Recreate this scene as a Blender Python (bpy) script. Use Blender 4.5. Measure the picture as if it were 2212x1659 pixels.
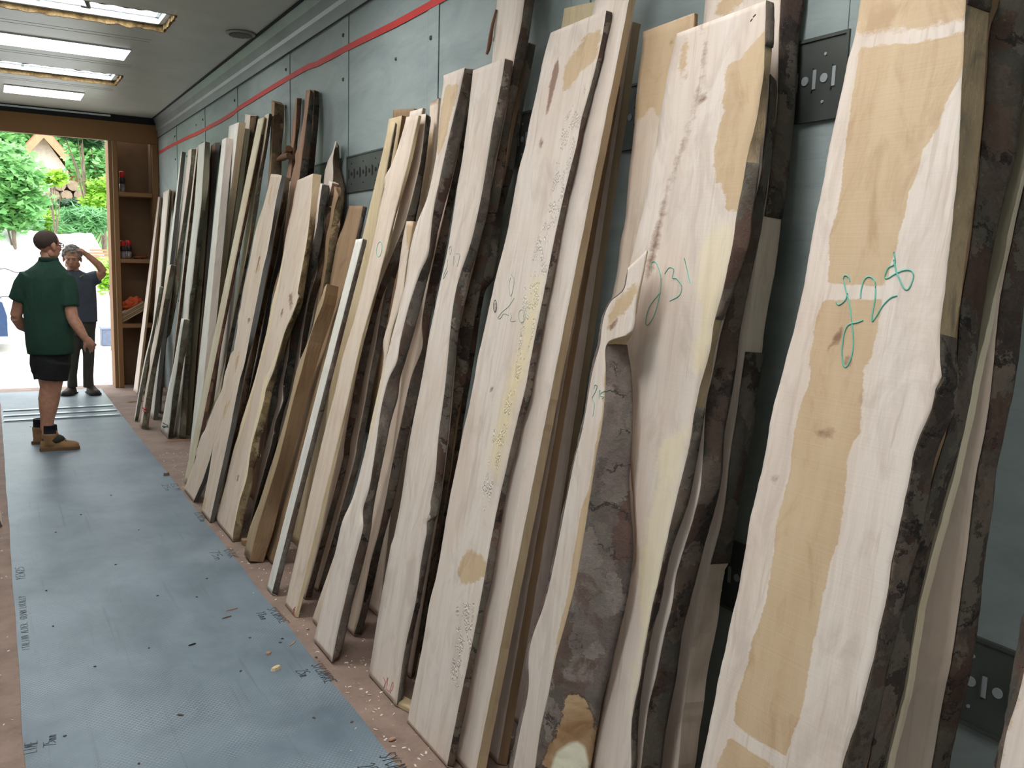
import bpy, bmesh, math, random
import numpy as np
from mathutils import Vector, Matrix, noise
for o in list(bpy.data.objects): bpy.data.objects.remove(o)
scene = bpy.context.scene
COL = scene.collection
random.seed(7)

# ------------------------------------------------------------------ camera
W, H, F = 2212.0, 1659.0, 1900.0
CX, CY = W/2, H/2
CAMH = 1.62
_y = np.array([-22-CX, 535-CY, F]); _y /= np.linalg.norm(_y)
_z = -np.cross(_y, np.array([1, .0295, 0.])); _z /= np.linalg.norm(_z)
if _z[1] > 0: _z = -_z
_x = np.cross(_y, _z)
RW = np.array([_x, _y, _z])            # rows: world axes seen in camera space (x right, y down, z forward)
cam_data = bpy.data.cameras.new('camera')
cam = bpy.data.objects.new('camera', cam_data); COL.objects.link(cam)
cam_data.sensor_fit = 'HORIZONTAL'; cam_data.sensor_width = 36.0
cam_data.lens = 36.0*F/W
cam_data.clip_start = .02; cam_data.clip_end = 300
_r = RW @ np.array([1, 0, 0]); _u = RW @ np.array([0, -1, 0]); _b = RW @ np.array([0, 0, -1])
cam.matrix_world = Matrix(((_r[0], _u[0], _b[0], 0), (_r[1], _u[1], _b[1], 0), (_r[2], _u[2], _b[2], CAMH), (0, 0, 0, 1)))
scene.camera = cam

# ------------------------------------------------------------------ world, exposure, lights
world = bpy.data.worlds.new('world'); scene.world = world; world.use_nodes = True
wn = world.node_tree.nodes; wl = world.node_tree.links
bg = wn['Background']
tc = wn.new('ShaderNodeTexCoord'); mp = wn.new('ShaderNodeMapping'); nz = wn.new('ShaderNodeTexNoise')
nz.inputs['Scale'].default_value = 2.2; nz.inputs['Detail'].default_value = 5
rp = wn.new('ShaderNodeValToRGB'); rp.color_ramp.elements[0].color = (.78, .88, 1, 1); rp.color_ramp.elements[1].color = (1, 1, 1, 1)
rp.color_ramp.elements[0].position = .35; rp.color_ramp.elements[1].position = .6
wl.new(tc.outputs['Generated'], mp.inputs['Vector']); wl.new(mp.outputs[0], nz.inputs['Vector'])
wl.new(nz.outputs['Fac'], rp.inputs['Fac']); wl.new(rp.outputs['Color'], bg.inputs['Color'])
bg.inputs['Strength'].default_value = 5.0
scene.view_settings.view_transform = 'Standard'; scene.view_settings.look = 'None'
scene.view_settings.gamma = 1; scene.view_settings.use_curve_mapping = False
scene.view_settings.exposure = 0.0

XWALL, XLEFT, ZCEIL, YEND, YFRONT = 1.77, -.70, 3.18, 11.36, -2.4
def area(name, loc, sx, sy, power, col=(.99, .99, .985), rot=(0, 0, 0)):
    l = bpy.data.lights.new(name, 'AREA'); l.shape = 'RECTANGLE'; l.size = sx; l.size_y = sy
    l.energy = power; l.color = col
    o = bpy.data.objects.new(name, l); COL.objects.link(o); o.location = loc; o.rotation_euler = rot
    return o
# daylight through the roof lights, above each pane; the last is unseen added fill
SKY = [(-.45, 1.14, 6.41, 6.90), (-.45, 1.10, 8.83, 9.36), (-.45, 1.14, 3.75, 4.25), (-.45, 1.14, 1.15, 1.65), (-.45, 1.14, -1.35, -.85)]
for (x0, x1, y0, y1), pw in zip(SKY, (27, 24, 58, 64, 78)):
    area('roof_daylight', ((x0+x1)/2, (y0+y1)/2, ZCEIL+.20), x1-x0-.06, y1-y0-.06, pw)

def ray(px, py): return RW @ np.array([px-CX, py-CY, F])
CAM = np.array([0, 0, CAMH])
def on_floor(px, py, z=0.):
    d = ray(px, py); return CAM + d*(z-CAMH)/d[2]
def on_x(px, py, x):
    d = ray(px, py); return CAM + d*x/d[0]
def on_y(px, py, y):
    d = ray(px, py); return CAM + d*y/d[1]

# ------------------------------------------------------------------ materials
def srgb(r, g, b, a=1):
    f = lambda c: ((c/255+.055)/1.055)**2.4 if c/255 > .04045 else c/255/12.92
    return (f(r), f(g), f(b), a)
class NT:
    def __init__(s, name):
        s.m = bpy.data.materials.new(name); s.m.use_nodes = True
        s.n = s.m.node_tree.nodes; s.l = s.m.node_tree.links; s.p = s.n['Principled BSDF']
    def node(s, t, **kw):
        n = s.n.new(t)
        for k, v in kw.items():
            if k in n.inputs: n.inputs[k].default_value = v
            else: setattr(n, k, v)
        return n
    def link(s, a, b): s.l.new(a, b)
    def ramp(s, fac, stops):
        r = s.node('ShaderNodeValToRGB'); e = r.color_ramp.elements
        while len(e) < len(stops): e.new(.5)
        for q, (p, c) in zip(e, stops): q.position = p; q.color = c
        s.link(fac, r.inputs['Fac']); return r.outputs['Color']
    def mix(s, fac, a, b, mode='MIX'):
        m = s.node('ShaderNodeMix', data_type='RGBA', blend_type=mode)
        for i, v in ((0, fac), (6, a), (7, b)):
            if isinstance(v, (int, float, tuple)): m.inputs[i].default_value = v
            else: s.link(v, m.inputs[i])
        return m.outputs[2]
    def math(s, op, a, b=None, c=None):
        m = s.node('ShaderNodeMath', operation=op)
        for i, v in enumerate((a, b, c)):
            if v is None: continue
            if isinstance(v, (int, float)): m.inputs[i].default_value = v
            else: s.link(v, m.inputs[i])
        return m.outputs[0]
    def noise(s, vec, scale, detail=4, rough=.55, dist=0):
        n = s.node('ShaderNodeTexNoise', Scale=scale, Detail=detail, Roughness=rough, Distortion=dist)
        if vec is not None: s.link(vec, n.inputs['Vector'])
        return n.outputs['Fac']
    def map(s, vec, scale=(1, 1, 1), loc=None):
        m = s.node('ShaderNodeMapping'); m.inputs['Scale'].default_value = scale
        s.link(vec, m.inputs['Vector'])
        if loc is not None: s.link(loc, m.inputs['Location'])
        return m.outputs[0]
    def bump(s, h, strength=.3, dist=.002):
        b = s.node('ShaderNodeBump', Strength=strength, Distance=dist); s.link(h, b.inputs['Height'])
        s.link(b.outputs[0], s.p.inputs['Normal']); return b
    def base(s, c): 
        if isinstance(c, tuple): s.p.inputs['Base Color'].default_value = c
        else: s.link(c, s.p.inputs['Base Color'])
    def rough(s, v): s.p.inputs['Roughness'].default_value = v

MATS = {}
def plain(name, col, rough=.7, metal=0., var=.12, scale=12, bump=.0):
    if name in MATS: return MATS[name]
    t = NT(name); c = t.node('ShaderNodeTexCoord').outputs['Object']
    n = t.noise(c, scale, 5)
    d = tuple(x*(1-var) for x in col[:3])+(1,); e = tuple(min(1, x*(1+var)) for x in col[:3])+(1,)
    t.base(t.ramp(n, [(.3, d), (.7, e)])); t.rough(rough); t.p.inputs['Metallic'].default_value = metal
    if bump: t.bump(n, bump, .004)
    MATS[name] = t.m; return t.m

def wood(name, c1, c2, c3=None, rough=.75, grain=1.0, saw=.25):
    """sawn timber: UV is in metres, v runs along the board; attribute 'tint' carries stains"""
    if name in MATS: return MATS[name]
    t = NT(name)
    uv = t.node('ShaderNodeTexCoord').outputs['UV']
    rnd = t.node('ShaderNodeObjectInfo').outputs['Random']
    off = t.node('ShaderNodeCombineXYZ')
    t.link(t.math('MULTIPLY', rnd, 37.), off.inputs[0]); t.link(t.math('MULTIPLY', rnd, 91.), off.inputs[1])
    g = t.noise(t.map(uv, (26, 1.3, 1), off.outputs[0]), 1, 6, .6, .6)
    g2 = t.noise(t.map(uv, (150, 4, 1), off.outputs[0]), 1, 3, .5)
    blot = t.noise(t.map(uv, (5, 1.6, 1), off.outputs[0]), 1, 4, .6, .4)
    col = t.ramp(g, [(.25, c1), (.55, c2), (.8, c1)])
    col = t.mix(t.math('MULTIPLY', t.ramp(blot, [(.45, (0, 0, 0, 1)), (.72, (1, 1, 1, 1))]), .55), col, c3 or tuple(x*.82 for x in c2[:3])+(1,))
    bl2 = t.noise(t.map(uv, (9, 3.4, 1), off.outputs[0]), 1.3, 6, .62, 1.1)
    col = t.mix(t.math('MULTIPLY', t.ramp(bl2, [(.50, (0, 0, 0, 1)), (.68, (1, 1, 1, 1))]), .42), col, tuple(x*y for x, y in zip(c1[:3], (.70, .66, .66)))+(1,))
    bl3 = t.noise(t.map(uv, (60, 2.2, 1), off.outputs[0]), 1.0, 5, .6, .8)
    col = t.mix(t.math('MULTIPLY', t.ramp(bl3, [(.60, (0, 0, 0, 1)), (.66, (1, 1, 1, 1))]), .30), col, tuple(x*y for x, y in zip(c1[:3], (.62, .52, .44)))+(1,))
    col = t.mix(t.math('MULTIPLY', t.math('SUBTRACT', 1., g2), .22*grain), col, tuple(x*.55 for x in c1[:3])+(1,))
    # band saw lines across the board
    sw = t.noise(t.map(uv, (3, 230, 1), off.outputs[0]), 1, 2, .5)
    col = t.mix(t.math('MULTIPLY', sw, .10), col, tuple(x*.6 for x in c1[:3])+(1,))
    a = t.node('ShaderNodeAttribute', attribute_name='tint')
    sep = t.node('ShaderNodeSeparateColor'); t.link(a.outputs['Color'], sep.inputs[0])
    wob = t.math('MULTIPLY', t.math('SUBTRACT', t.noise(t.map(uv, (24, 46, 1)), 1, 5, .75), .5), .95)
    def msk(ch, lo=.42, hi=.58):
        s_ = t.math('ADD', sep.outputs[ch], t.math('MULTIPLY', wob, 1.0))
        m_ = t.node('ShaderNodeMapRange'); m_.inputs[1].default_value = lo; m_.inputs[2].default_value = hi
        t.link(s_, m_.inputs[0]); return t.math('MULTIPLY', m_.outputs[0], t.math('GREATER_THAN', sep.outputs[ch], .02))
    honey = t.ramp(t.noise(t.map(uv, (14, 2.5, 1), off.outputs[0]), 1, 5, .6), [(.3, srgb(184, 150, 112)), (.7, srgb(203, 175, 139))])
    honey = t.mix(t.math('MULTIPLY', sw, .35), honey, srgb(218, 197, 164))
    honey = t.mix(t.math('MULTIPLY', t.ramp(bl2, [(.52, (0, 0, 0, 1)), (.66, (1, 1, 1, 1))]), .5), honey, srgb(168, 132, 94))
    col = t.mix(t.math('MULTIPLY', msk(0), .92), col, honey)
    col = t.mix(t.math('MULTIPLY', msk(1, .3, .7), t.math('MULTIPLY_ADD', blot, .9, .2)), col, t.ramp(g, [(.3, srgb(226, 206, 162)), (.7, srgb(238, 224, 188))]))
    col = t.mix(t.math('MULTIPLY', msk(2, .35, .75), .85), col, srgb(128, 90, 66))
    t.base(col); t.rough(rough)
    h = t.math('ADD', t.math('MULTIPLY', g2, .6), t.math('MULTIPLY', sw, saw))
    curls = t.node('ShaderNodeTexVoronoi', Scale=1.0); t.link(t.map(uv, (170, 130, 1)), curls.inputs['Vector'])
    cb = t.math('MULTIPLY', t.math('SUBTRACT', 1., curls.outputs['Distance']), t.math('GREATER_THAN', t.noise(t.map(uv, (26, 18, 1)), 1, 3), .5))
    h = t.math('ADD', h, t.math('MULTIPLY', t.math('MULTIPLY', cb, t.math('GREATER_THAN', a.outputs['Alpha'], .5)), 9.))
    t.bump(h, .5, .0016)
    MATS[name] = t.m; return t.m

WD = dict(
 pale=wood('wood_pale', srgb(218, 200, 184), srgb(233, 219, 207), srgb(214, 188, 168)),
 pink=wood('wood_pink', srgb(214, 192, 170), srgb(228, 210, 192), srgb(208, 176, 150)),
 white=wood('wood_white', srgb(222, 217, 206), srgb(235, 230, 221), srgb(208, 200, 184)),
 tan=wood('wood_tan', srgb(160, 136, 104), srgb(180, 156, 124), srgb(146, 120, 88)),
 honey=wood('wood_honey', srgb(198, 174, 136), srgb(212, 192, 156), srgb(186, 156, 114)),
 brown=wood('wood_brown', srgb(138, 108, 78), srgb(160, 130, 98), srgb(122, 92, 64)),
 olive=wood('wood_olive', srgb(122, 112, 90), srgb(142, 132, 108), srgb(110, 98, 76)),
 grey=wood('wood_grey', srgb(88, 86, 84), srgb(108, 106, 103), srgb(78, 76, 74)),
 red=wood('wood_red', srgb(146, 108, 84), srgb(172, 134, 108), srgb(124, 84, 62)),
 green=wood('wood_green', srgb(200, 187, 158), srgb(219, 206, 180), srgb(184, 160, 124)),
)
def debarked(name):
    t = NT(name); uv = t.node('ShaderNodeTexCoord').outputs['UV']
    n = t.noise(t.map(uv, (7, 5, 1)), 1, 6, .65, .8); g = t.noise(t.map(uv, (60, 7, 1)), 1, 5, .7, .6); m = t.noise(uv, 46, 5, .7)
    col = t.ramp(n, [(.34, srgb(128, 120, 106)), (.45, srgb(176, 152, 118)), (.58, srgb(196, 170, 132)), (.7, srgb(132, 118, 100))])
    col = t.mix(t.math('MULTIPLY', g, .5), col, srgb(112, 92, 70)); col = t.mix(t.math('MULTIPLY', t.ramp(m, [(.58, (0, 0, 0, 1)), (.68, (1, 1, 1, 1))]), .5), col, srgb(206, 190, 158))
    t.base(col); t.rough(.8); t.bump(t.math('ADD', g, m), .7, .004); return t.m
WD['debark'] = debarked('debarked_edge')
def bark(name, c1, c2, c3, lichen=.5, scale=1.):
    """flaky bark: ragged plates of several tones, cross cracks, lichen and pale flecks"""
    t = NT(name); uv = t.node('ShaderNodeTexCoord').outputs['UV']
    rnd = t.node('ShaderNodeObjectInfo').outputs['Random']
    off = t.node('ShaderNodeCombineXYZ'); t.link(t.math('MULTIPLY', rnd, 53.), off.inputs[0]); t.link(t.math('MULTIPLY', rnd, 71.), off.inputs[1])
    v = t.map(uv, (1, 1, 1), off.outputs[0])
    nv = t.node('ShaderNodeTexNoise', Scale=14*scale, Detail=6, Roughness=.7); t.link(v, nv.inputs['Vector'])
    sc = t.node('ShaderNodeVectorMath', operation='SCALE'); sc.inputs['Scale'].default_value = .16; t.link(nv.outputs['Color'], sc.inputs[0])
    ad = t.node('ShaderNodeVectorMath', operation='ADD'); t.link(v, ad.inputs[0]); t.link(sc.outputs[0], ad.inputs[1]); w = ad.outputs[0]
    vor = t.node('ShaderNodeTexVoronoi', Scale=13*scale); t.link(t.map(w, (1.2, .8, 1)), vor.inputs['Vector'])
    cellsep = t.node('ShaderNodeSeparateColor'); t.link(vor.outputs['Color'], cellsep.inputs[0])
    n1 = t.noise(w, 34*scale, 8, .72, .2); n3 = t.noise(v, 150*scale, 4, .65); n2 = t.noise(v, 7*scale, 6, .65, .6)
    col = t.ramp(t.math('ADD', t.math('MULTIPLY', cellsep.outputs[0], .45), t.math('MULTIPLY', n1, .62)), [(.25, c1), (.5, c2), (.78, c3)])
    col = t.mix(t.math('MULTIPLY', t.ramp(t.math('ADD', t.math('MULTIPLY', n2, .6), t.math('MULTIPLY', cellsep.outputs[1], .4)), [(.52, (0, 0, 0, 1)), (.56, (1, 1, 1, 1))]), lichen), col, srgb(118, 114, 100))
    col = t.mix(t.math('MULTIPLY', t.ramp(t.math('ADD', t.math('MULTIPLY', n2, .5), t.math('MULTIPLY', cellsep.outputs[2], .5)), [(.64, (0, 0, 0, 1)), (.67, (1, 1, 1, 1))]), .55), col, srgb(104, 66, 50))
    col = t.mix(t.math('MULTIPLY', t.ramp(t.noise(w, 60*scale, 5, .7), [(.63, (0, 0, 0, 1)), (.67, (1, 1, 1, 1))]), .5), col, srgb(168, 158, 136))
    cr = t.noise(t.map(w, (5, 34, 1)), 1*scale, 4, .6, .5); crack = t.ramp(cr, [(.345, (0, 0, 0, 1)), (.375, (1, 1, 1, 1))])
    col = t.mix(t.math('MULTIPLY', t.math('SUBTRACT', 1., crack), .8), col, tuple(x*.3 for x in c1[:3])+(1,))
    col = t.mix(t.math('MULTIPLY', t.math('SUBTRACT', 1., n3), .35), col, tuple(x*.5 for x in c1[:3])+(1,))
    a = t.node('ShaderNodeAttribute', attribute_name='tint'); sep = t.node('ShaderNodeSeparateColor'); t.link(a.outputs['Color'], sep.inputs[0])
    mm = t.node('ShaderNodeMapRange'); mm.inputs[1].default_value = .42; mm.inputs[2].default_value = .52
    t.link(t.math('ADD', sep.outputs[0], t.math('MULTIPLY', t.math('SUBTRACT', n1, .5), 1.1)), mm.inputs[0])
    mg = t.math('MULTIPLY', mm.outputs[0], t.math('GREATER_THAN', sep.outputs[0], .02))
    col = t.mix(mg, col, t.ramp(n2, [(.35, srgb(150, 112, 74)), (.6, srgb(196, 166, 128))]))
    m2 = t.node('ShaderNodeMapRange'); m2.inputs[1].default_value = .4; m2.inputs[2].default_value = .55; t.link(sep.outputs[1], m2.inputs[0])
    col = t.mix(m2.outputs[0], col, srgb(236, 230, 204))
    t.base(col); t.rough(.9)
    h = t.math('ADD', t.math('MULTIPLY', n1, 1.0), t.math('MULTIPLY', crack, .8)); h = t.math('ADD', h, t.math('MULTIPLY', n3, .5)); h = t.math('ADD', h, t.math('MULTIPLY', cellsep.outputs[0], .8))
    h = t.math('MULTIPLY', h, t.math('SUBTRACT', 1., t.math('MULTIPLY', t.math('MAXIMUM', mg, m2.outputs[0]), .85)))
    t.bump(h, 1., .007); return t.m
BK = dict(
 slab=bark('bark_slab', srgb(92, 78, 72), srgb(134, 118, 110), srgb(166, 152, 142), .45, .8),
 dark=bark('bark_dark', srgb(44, 34, 30), srgb(94, 78, 68), srgb(146, 128, 112), .5),
 grey=bark('bark_grey', srgb(72, 60, 54), srgb(122, 108, 98), srgb(160, 146, 134), .5),
 green=bark('bark_green', srgb(60, 56, 44), srgb(104, 98, 80), srgb(142, 134, 110), .6),
 brown=bark('bark_brown', srgb(58, 40, 28), srgb(104, 80, 56), srgb(142, 116, 84), .15),
 yellow=bark('bark_yellow', srgb(92, 72, 46), srgb(150, 126, 88), srgb(190, 168, 122), .2),
 black=bark('bark_black', srgb(32, 28, 26), srgb(66, 60, 54), srgb(100, 92, 82), .3),
 red=bark('bark_red', srgb(50, 32, 24), srgb(98, 62, 44), srgb(140, 98, 72), .0),
)
INK = plain('marker_ink', srgb(45, 50, 55), .6); TEAL = plain('teal_crayon', srgb(112, 186, 168), .7); REDC = plain('red_crayon', srgb(196, 88, 84), .7)

# ------------------------------------------------------------------ object helpers
def tag(o, label=None, cat=None, group=None, kind=None):
    if label: o['label'] = label
    if cat: o['category'] = cat
    if group: o['group'] = group
    if kind: o['kind'] = kind
    return o
def mesh_obj(name, bm, mats, parent=None, smooth=False):
    me = bpy.data.meshes.new(name); bm.normal_update(); bm.to_mesh(me); bm.free()
    for m in (mats if isinstance(mats, (list, tuple)) else [mats]): me.materials.append(m)
    if smooth:
        for p in me.polygons: p.use_smooth = True
    o = bpy.data.objects.new(name, me); COL.objects.link(o)
    if parent: o.parent = parent; o.matrix_parent_inverse = Matrix.Translation(-Vector(parent.location)) if not parent.rotation_euler.z else parent.matrix_world.inverted()
    return o
def empty(name, loc, label, cat, group=None):
    o = bpy.data.objects.new(name, None); COL.objects.link(o); o.location = loc; o.empty_display_size = .1
    return tag(o, label, cat, group)
def bx(bm, x0, x1, y0, y1, z0, z1, mi=0, bev=0.):
    vs = [bm.verts.new((x, y, z)) for x in (x0, x1) for y in (y0, y1) for z in (z0, z1)]
    fs = [bm.faces.new([vs[i] for i in f]) for f in ((0, 1, 3, 2), (4, 6, 7, 5), (0, 4, 5, 1), (2, 3, 7, 6), (0, 2, 6, 4), (1, 5, 7, 3))]
    for f in fs: f.material_index = mi
    if bev:
        es = set(e for f in fs for e in f.edges)
        r = bmesh.ops.bevel(bm, geom=list(es), offset=bev, segments=2, affect='EDGES')
        for f in r['faces']: f.material_index = mi
    return vs
def tube(bm, pts, rad, seg=8, mi=0, cap=True):
    pts = [Vector(p) for p in pts]; rings = []
    rs = rad if isinstance(rad, (list, tuple)) else [rad]*len(pts)
    up = Vector((.13, .29, .95)).normalized()
    for i, p in enumerate(pts):
        d = (pts[min(i+1, len(pts)-1)]-pts[max(i-1, 0)]).normalized()
        a = d.cross(up); a = a.normalized() if a.length > .05 else d.cross(Vector((1, 0, 0))).normalized()
        b = d.cross(a)
        rings.append([bm.verts.new(p+(a*math.cos(t)+b*math.sin(t))*rs[i]) for t in [2*math.pi*k/seg for k in range(seg)]])
    for r0, r1 in zip(rings, rings[1:]):
        for k in range(seg):
            f = bm.faces.new((r0[k], r0[(k+1) % seg], r1[(k+1) % seg], r1[k])); f.material_index = mi; f.smooth = True
    if cap:
        bm.faces.new(rings[0]).material_index = mi; bm.faces.new(rings[-1][::-1]).material_index = mi
def lathe(bm, c, prof, seg=20, mi=0):
    rings = []
    for r, z in prof:
        rings.append([bm.verts.new((c[0]+r*math.cos(2*math.pi*k/seg), c[1]+r*math.sin(2*math.pi*k/seg), c[2]+z)) for k in range(seg)])
    for r0, r1 in zip(rings, rings[1:]):
        for k in range(seg):
            f = bm.faces.new((r0[k], r0[(k+1) % seg], r1[(k+1) % seg], r1[k])); f.material_index = mi; f.smooth = True
    bm.faces.new(rings[0][::-1]).material_index = mi; bm.faces.new(rings[-1]).material_index = mi
# ------------------------------------------------------------------ the trailer body
def m_wall():
    t = NT('trailer_wall'); c = t.node('ShaderNodeTexCoord').outputs['Object']
    n = t.noise(t.map(c, (1, .7, 2.2)), 2.4, 6, .65, .6); s = t.noise(t.map(c, (1, 3, 45)), 1.3, 5, .7, .4)
    col = t.ramp(n, [(.3, srgb(126, 137, 136)), (.7, srgb(156, 166, 163))])
    col = t.mix(t.math('MULTIPLY', t.ramp(s, [(.58, (0, 0, 0, 1)), (.75, (1, 1, 1, 1))]), .35), col, srgb(112, 122, 132))
    sc = t.noise(t.map(c, (1, 2.2, 34)), 1.0, 7, .75, 1.2)
    col = t.mix(t.math('MULTIPLY', t.ramp(sc, [(.66, (0, 0, 0, 1)), (.7, (1, 1, 1, 1))]), .35), col, srgb(70, 82, 92))
    t.base(col); t.rough(.5); t.bump(t.noise(c, 9, 4), .12, .004); return t.m
def m_ceil():
    t = NT('trailer_ceiling'); c = t.node('ShaderNodeTexCoord').outputs['Object']
    n = t.noise(c, 3, 4, .6)
    t.base(t.ramp(n, [(.3, srgb(176, 176, 166)), (.7, srgb(190, 190, 180))])); t.rough(.36)
    t.bump(t.noise(t.map(c, (1, 6, 1)), 2.5, 3), .06, .006); return t.m
def m_ply():
    t = NT('floor_plywood'); c = t.node('ShaderNodeTexCoord').outputs['Object']
    n = t.noise(c, 5, 7, .7, .3); s = t.noise(c, 160, 2, .6); d = t.noise(c, 38, 4, .7)
    col = t.ramp(n, [(.3, srgb(112, 92, 82)), (.7, srgb(146, 124, 110))])
    col = t.mix(t.math('MULTIPLY', t.ramp(s, [(.62, (0, 0, 0, 1)), (.72, (1, 1, 1, 1))]), .3), col, srgb(188, 168, 148))
    col = t.mix(t.math('MULTIPLY', t.ramp(d, [(.6, (0, 0, 0, 1)), (.7, (1, 1, 1, 1))]), .5), col, srgb(104, 86, 76))
    t.base(col); t.rough(.8); t.bump(n, .3, .002); return t.m
def m_mat():
    t = NT('grey_grip_sheet'); c = t.node('ShaderNodeTexCoord').outputs['Object']
    n = t.noise(t.map(c, (1, .6, 1)), 3.2, 6, .65, .5); st = t.noise(t.map(c, (38, 1.1, 1)), 1, 5, .6, .2)
    col = t.ramp(n, [(.3, srgb(82, 97, 107)), (.7, srgb(113, 128, 138))])
    col = t.mix(t.math('MULTIPLY', t.ramp(st, [(.6, (0, 0, 0, 1)), (.72, (1, 1, 1, 1))]), .5), col, srgb(74, 82, 88))
    wv = t.node('ShaderNodeTexBrick', Scale=1.0); wv.offset = .5
    wv.inputs['Color1'].default_value = (1, 1, 1, 1); wv.inputs['Color2'].default_value = (1, 1, 1, 1); wv.inputs['Mortar'].default_value = (0, 0, 0, 1)
    wv.inputs['Mortar Size'].default_value = .0035; wv.inputs['Brick Width'].default_value = .016; wv.inputs['Row Height'].default_value = .010
    t.link(c, wv.inputs['Vector'])
    wear = t.ramp(t.noise(c, 1.8, 4, .6), [(.42, (0, 0, 0, 1)), (.62, (1, 1, 1, 1))])
    col = t.mix(t.math('MULTIPLY', t.math('MULTIPLY', wv.outputs['Color'], wear), .38), col, srgb(205, 214, 220))
    col = t.mix(t.math('MULTIPLY', t.ramp(t.noise(c, 11, 5, .7), [(.66, (0, 0, 0, 1)), (.74, (1, 1, 1, 1))]), .35), col, srgb(112, 118, 118))
    t.base(col)
    r = t.node('ShaderNodeMapRange'); r.inputs[3].default_value = .36; r.inputs[4].default_value = .52; t.link(n, r.inputs[0]); t.link(r.outputs[0], t.p.inputs['Roughness'])
    t.bump(wv.outputs['Color'], .12, .0008); return t.m
M_WALL, M_CEIL, M_PLY, M_MAT = m_wall(), m_ceil(), m_ply(), m_mat()
M_ALU = plain('aluminium_trim', srgb(150, 154, 154), .42, .6, .08, 4)
M_BLACK = plain('black_sealant', srgb(28, 30, 30), .8)
M_PLATE = plain('dark_steel_rail', srgb(86, 90, 86), .5, .5, .12, 9)
M_TAPE = plain('red_tape', srgb(190, 44, 40), .55, 0, .08, 9)
M_SCREW = plain('steel_screw', srgb(92, 96, 94), .45, .6)
M_FOAM = NT('expanding_foam'); _c = M_FOAM.node('ShaderNodeTexCoord').outputs['Object']
M_FOAM.base(M_FOAM.ramp(M_FOAM.noise(_c, 22, 6, .7), [(.3, srgb(72, 50, 26)), (.5, srgb(128, 102, 62)), (.62, srgb(150, 128, 90)), (.74, srgb(96, 50, 30))]))
M_FOAM.bump(M_FOAM.noise(_c, 40, 5), .7, .01); M_FOAM.rough(.9); M_FOAM = M_FOAM.m
M_WHITE = plain('white_frame_paint', srgb(222, 228, 230), .4)
def m_glass():
    t = NT('roof_light_glass'); tr = t.node('ShaderNodeBsdfTransparent'); gl = t.node('ShaderNodeBsdfGlossy', Roughness=.05)
    mx = t.node('ShaderNodeMixShader', Fac=.08); t.link(tr.outputs[0], mx.inputs[1]); t.link(gl.outputs[0], mx.inputs[2])
    t.link(mx.outputs[0], t.n['Material Output'].inputs[0]); return t.m
M_GLASS = m_glass()
def emis(name, col, s):
    t = NT(name); t.p.inputs['Base Color'].default_value = (.9, .9, .9, 1); t.p.inputs['Emission Color'].default_value = col; t.p.inputs['Emission Strength'].default_value = s; return t.m
M_LED = emis('light_panel_diffuser', (1, 1, .96, 1), 4.5)
M_FRAMEW = wood('timber_frame', srgb(128, 90, 54), srgb(148, 108, 68), srgb(112, 76, 44))
M_PLYB = plain('brown_plywood', srgb(104, 78, 54), .75, 0, .15, 5)

bm = bmesh.new(); bx(bm, XLEFT-.05, XWALL+.05, YFRONT, YEND+.34, -.14, 0); tag(mesh_obj('floor', bm, M_PLY), kind='structure')
# right wall with recessed vertical seams
bm = bmesh.new(); bx(bm, XWALL, XWALL+.05, YFRONT, YEND+.1, -.1, ZCEIL+.05)
wall = tag(mesh_obj('wall_right', bm, M_WALL), kind='structure')
bm = bmesh.new(); bx(bm, XLEFT-.05, XLEFT, YFRONT, YEND+.1, -.1, ZCEIL+.05); tag(mesh_obj('wall_left', bm, M_WALL), kind='structure')
bm = bmesh.new(); bx(bm, XLEFT-.05, XWALL+.05, YFRONT-.06, YFRONT, -.1, ZCEIL+.05); tag(mesh_obj('wall_front', bm, M_WALL), kind='structure')
SEAMS = [10.2, 8.75, 7.50, 6.05, 4.93, 3.77, 2.60, 1.42, .2, -1.0]
bm = bmesh.new()
for s in SEAMS:
    bx(bm, XWALL-.004, XWALL-.001, s-.055, s+.055, .02, 2.96)
tag(mesh_obj('trim_1', bm, M_WALL), kind='structure')
bm = bmesh.new()
for s in SEAMS:
    for e in (-.058, .058): bx(bm, XWALL-.0025, XWALL+.001, s+e-.0013, s+e+.0013, .02, 2.96)
tag(mesh_obj('trim_2', bm, plain('wall_seam_line', srgb(84, 92, 92), .8)), kind='structure')  # thin grey joint lines along both edges of each seam strip
bm = bmesh.new()
for s in SEAMS:
    for zz in (.3, 1.1, 1.9, 2.62, 2.86):
        tube(bm, [(XWALL-.004, s+.02, zz), (XWALL-.012, s+.02, zz)], [.012, .008], 8)
for y, zz in ((9.6, 2.6), (9.1, 2.85), (4.2, 2.6), (5.5, 2.45), (3.2, 2.5)): tube(bm, [(XWALL, y, zz), (XWALL-.008, y, zz)], [.01, .006], 8)
tag(mesh_obj('trim_3', bm, M_SCREW), kind='structure')
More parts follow.
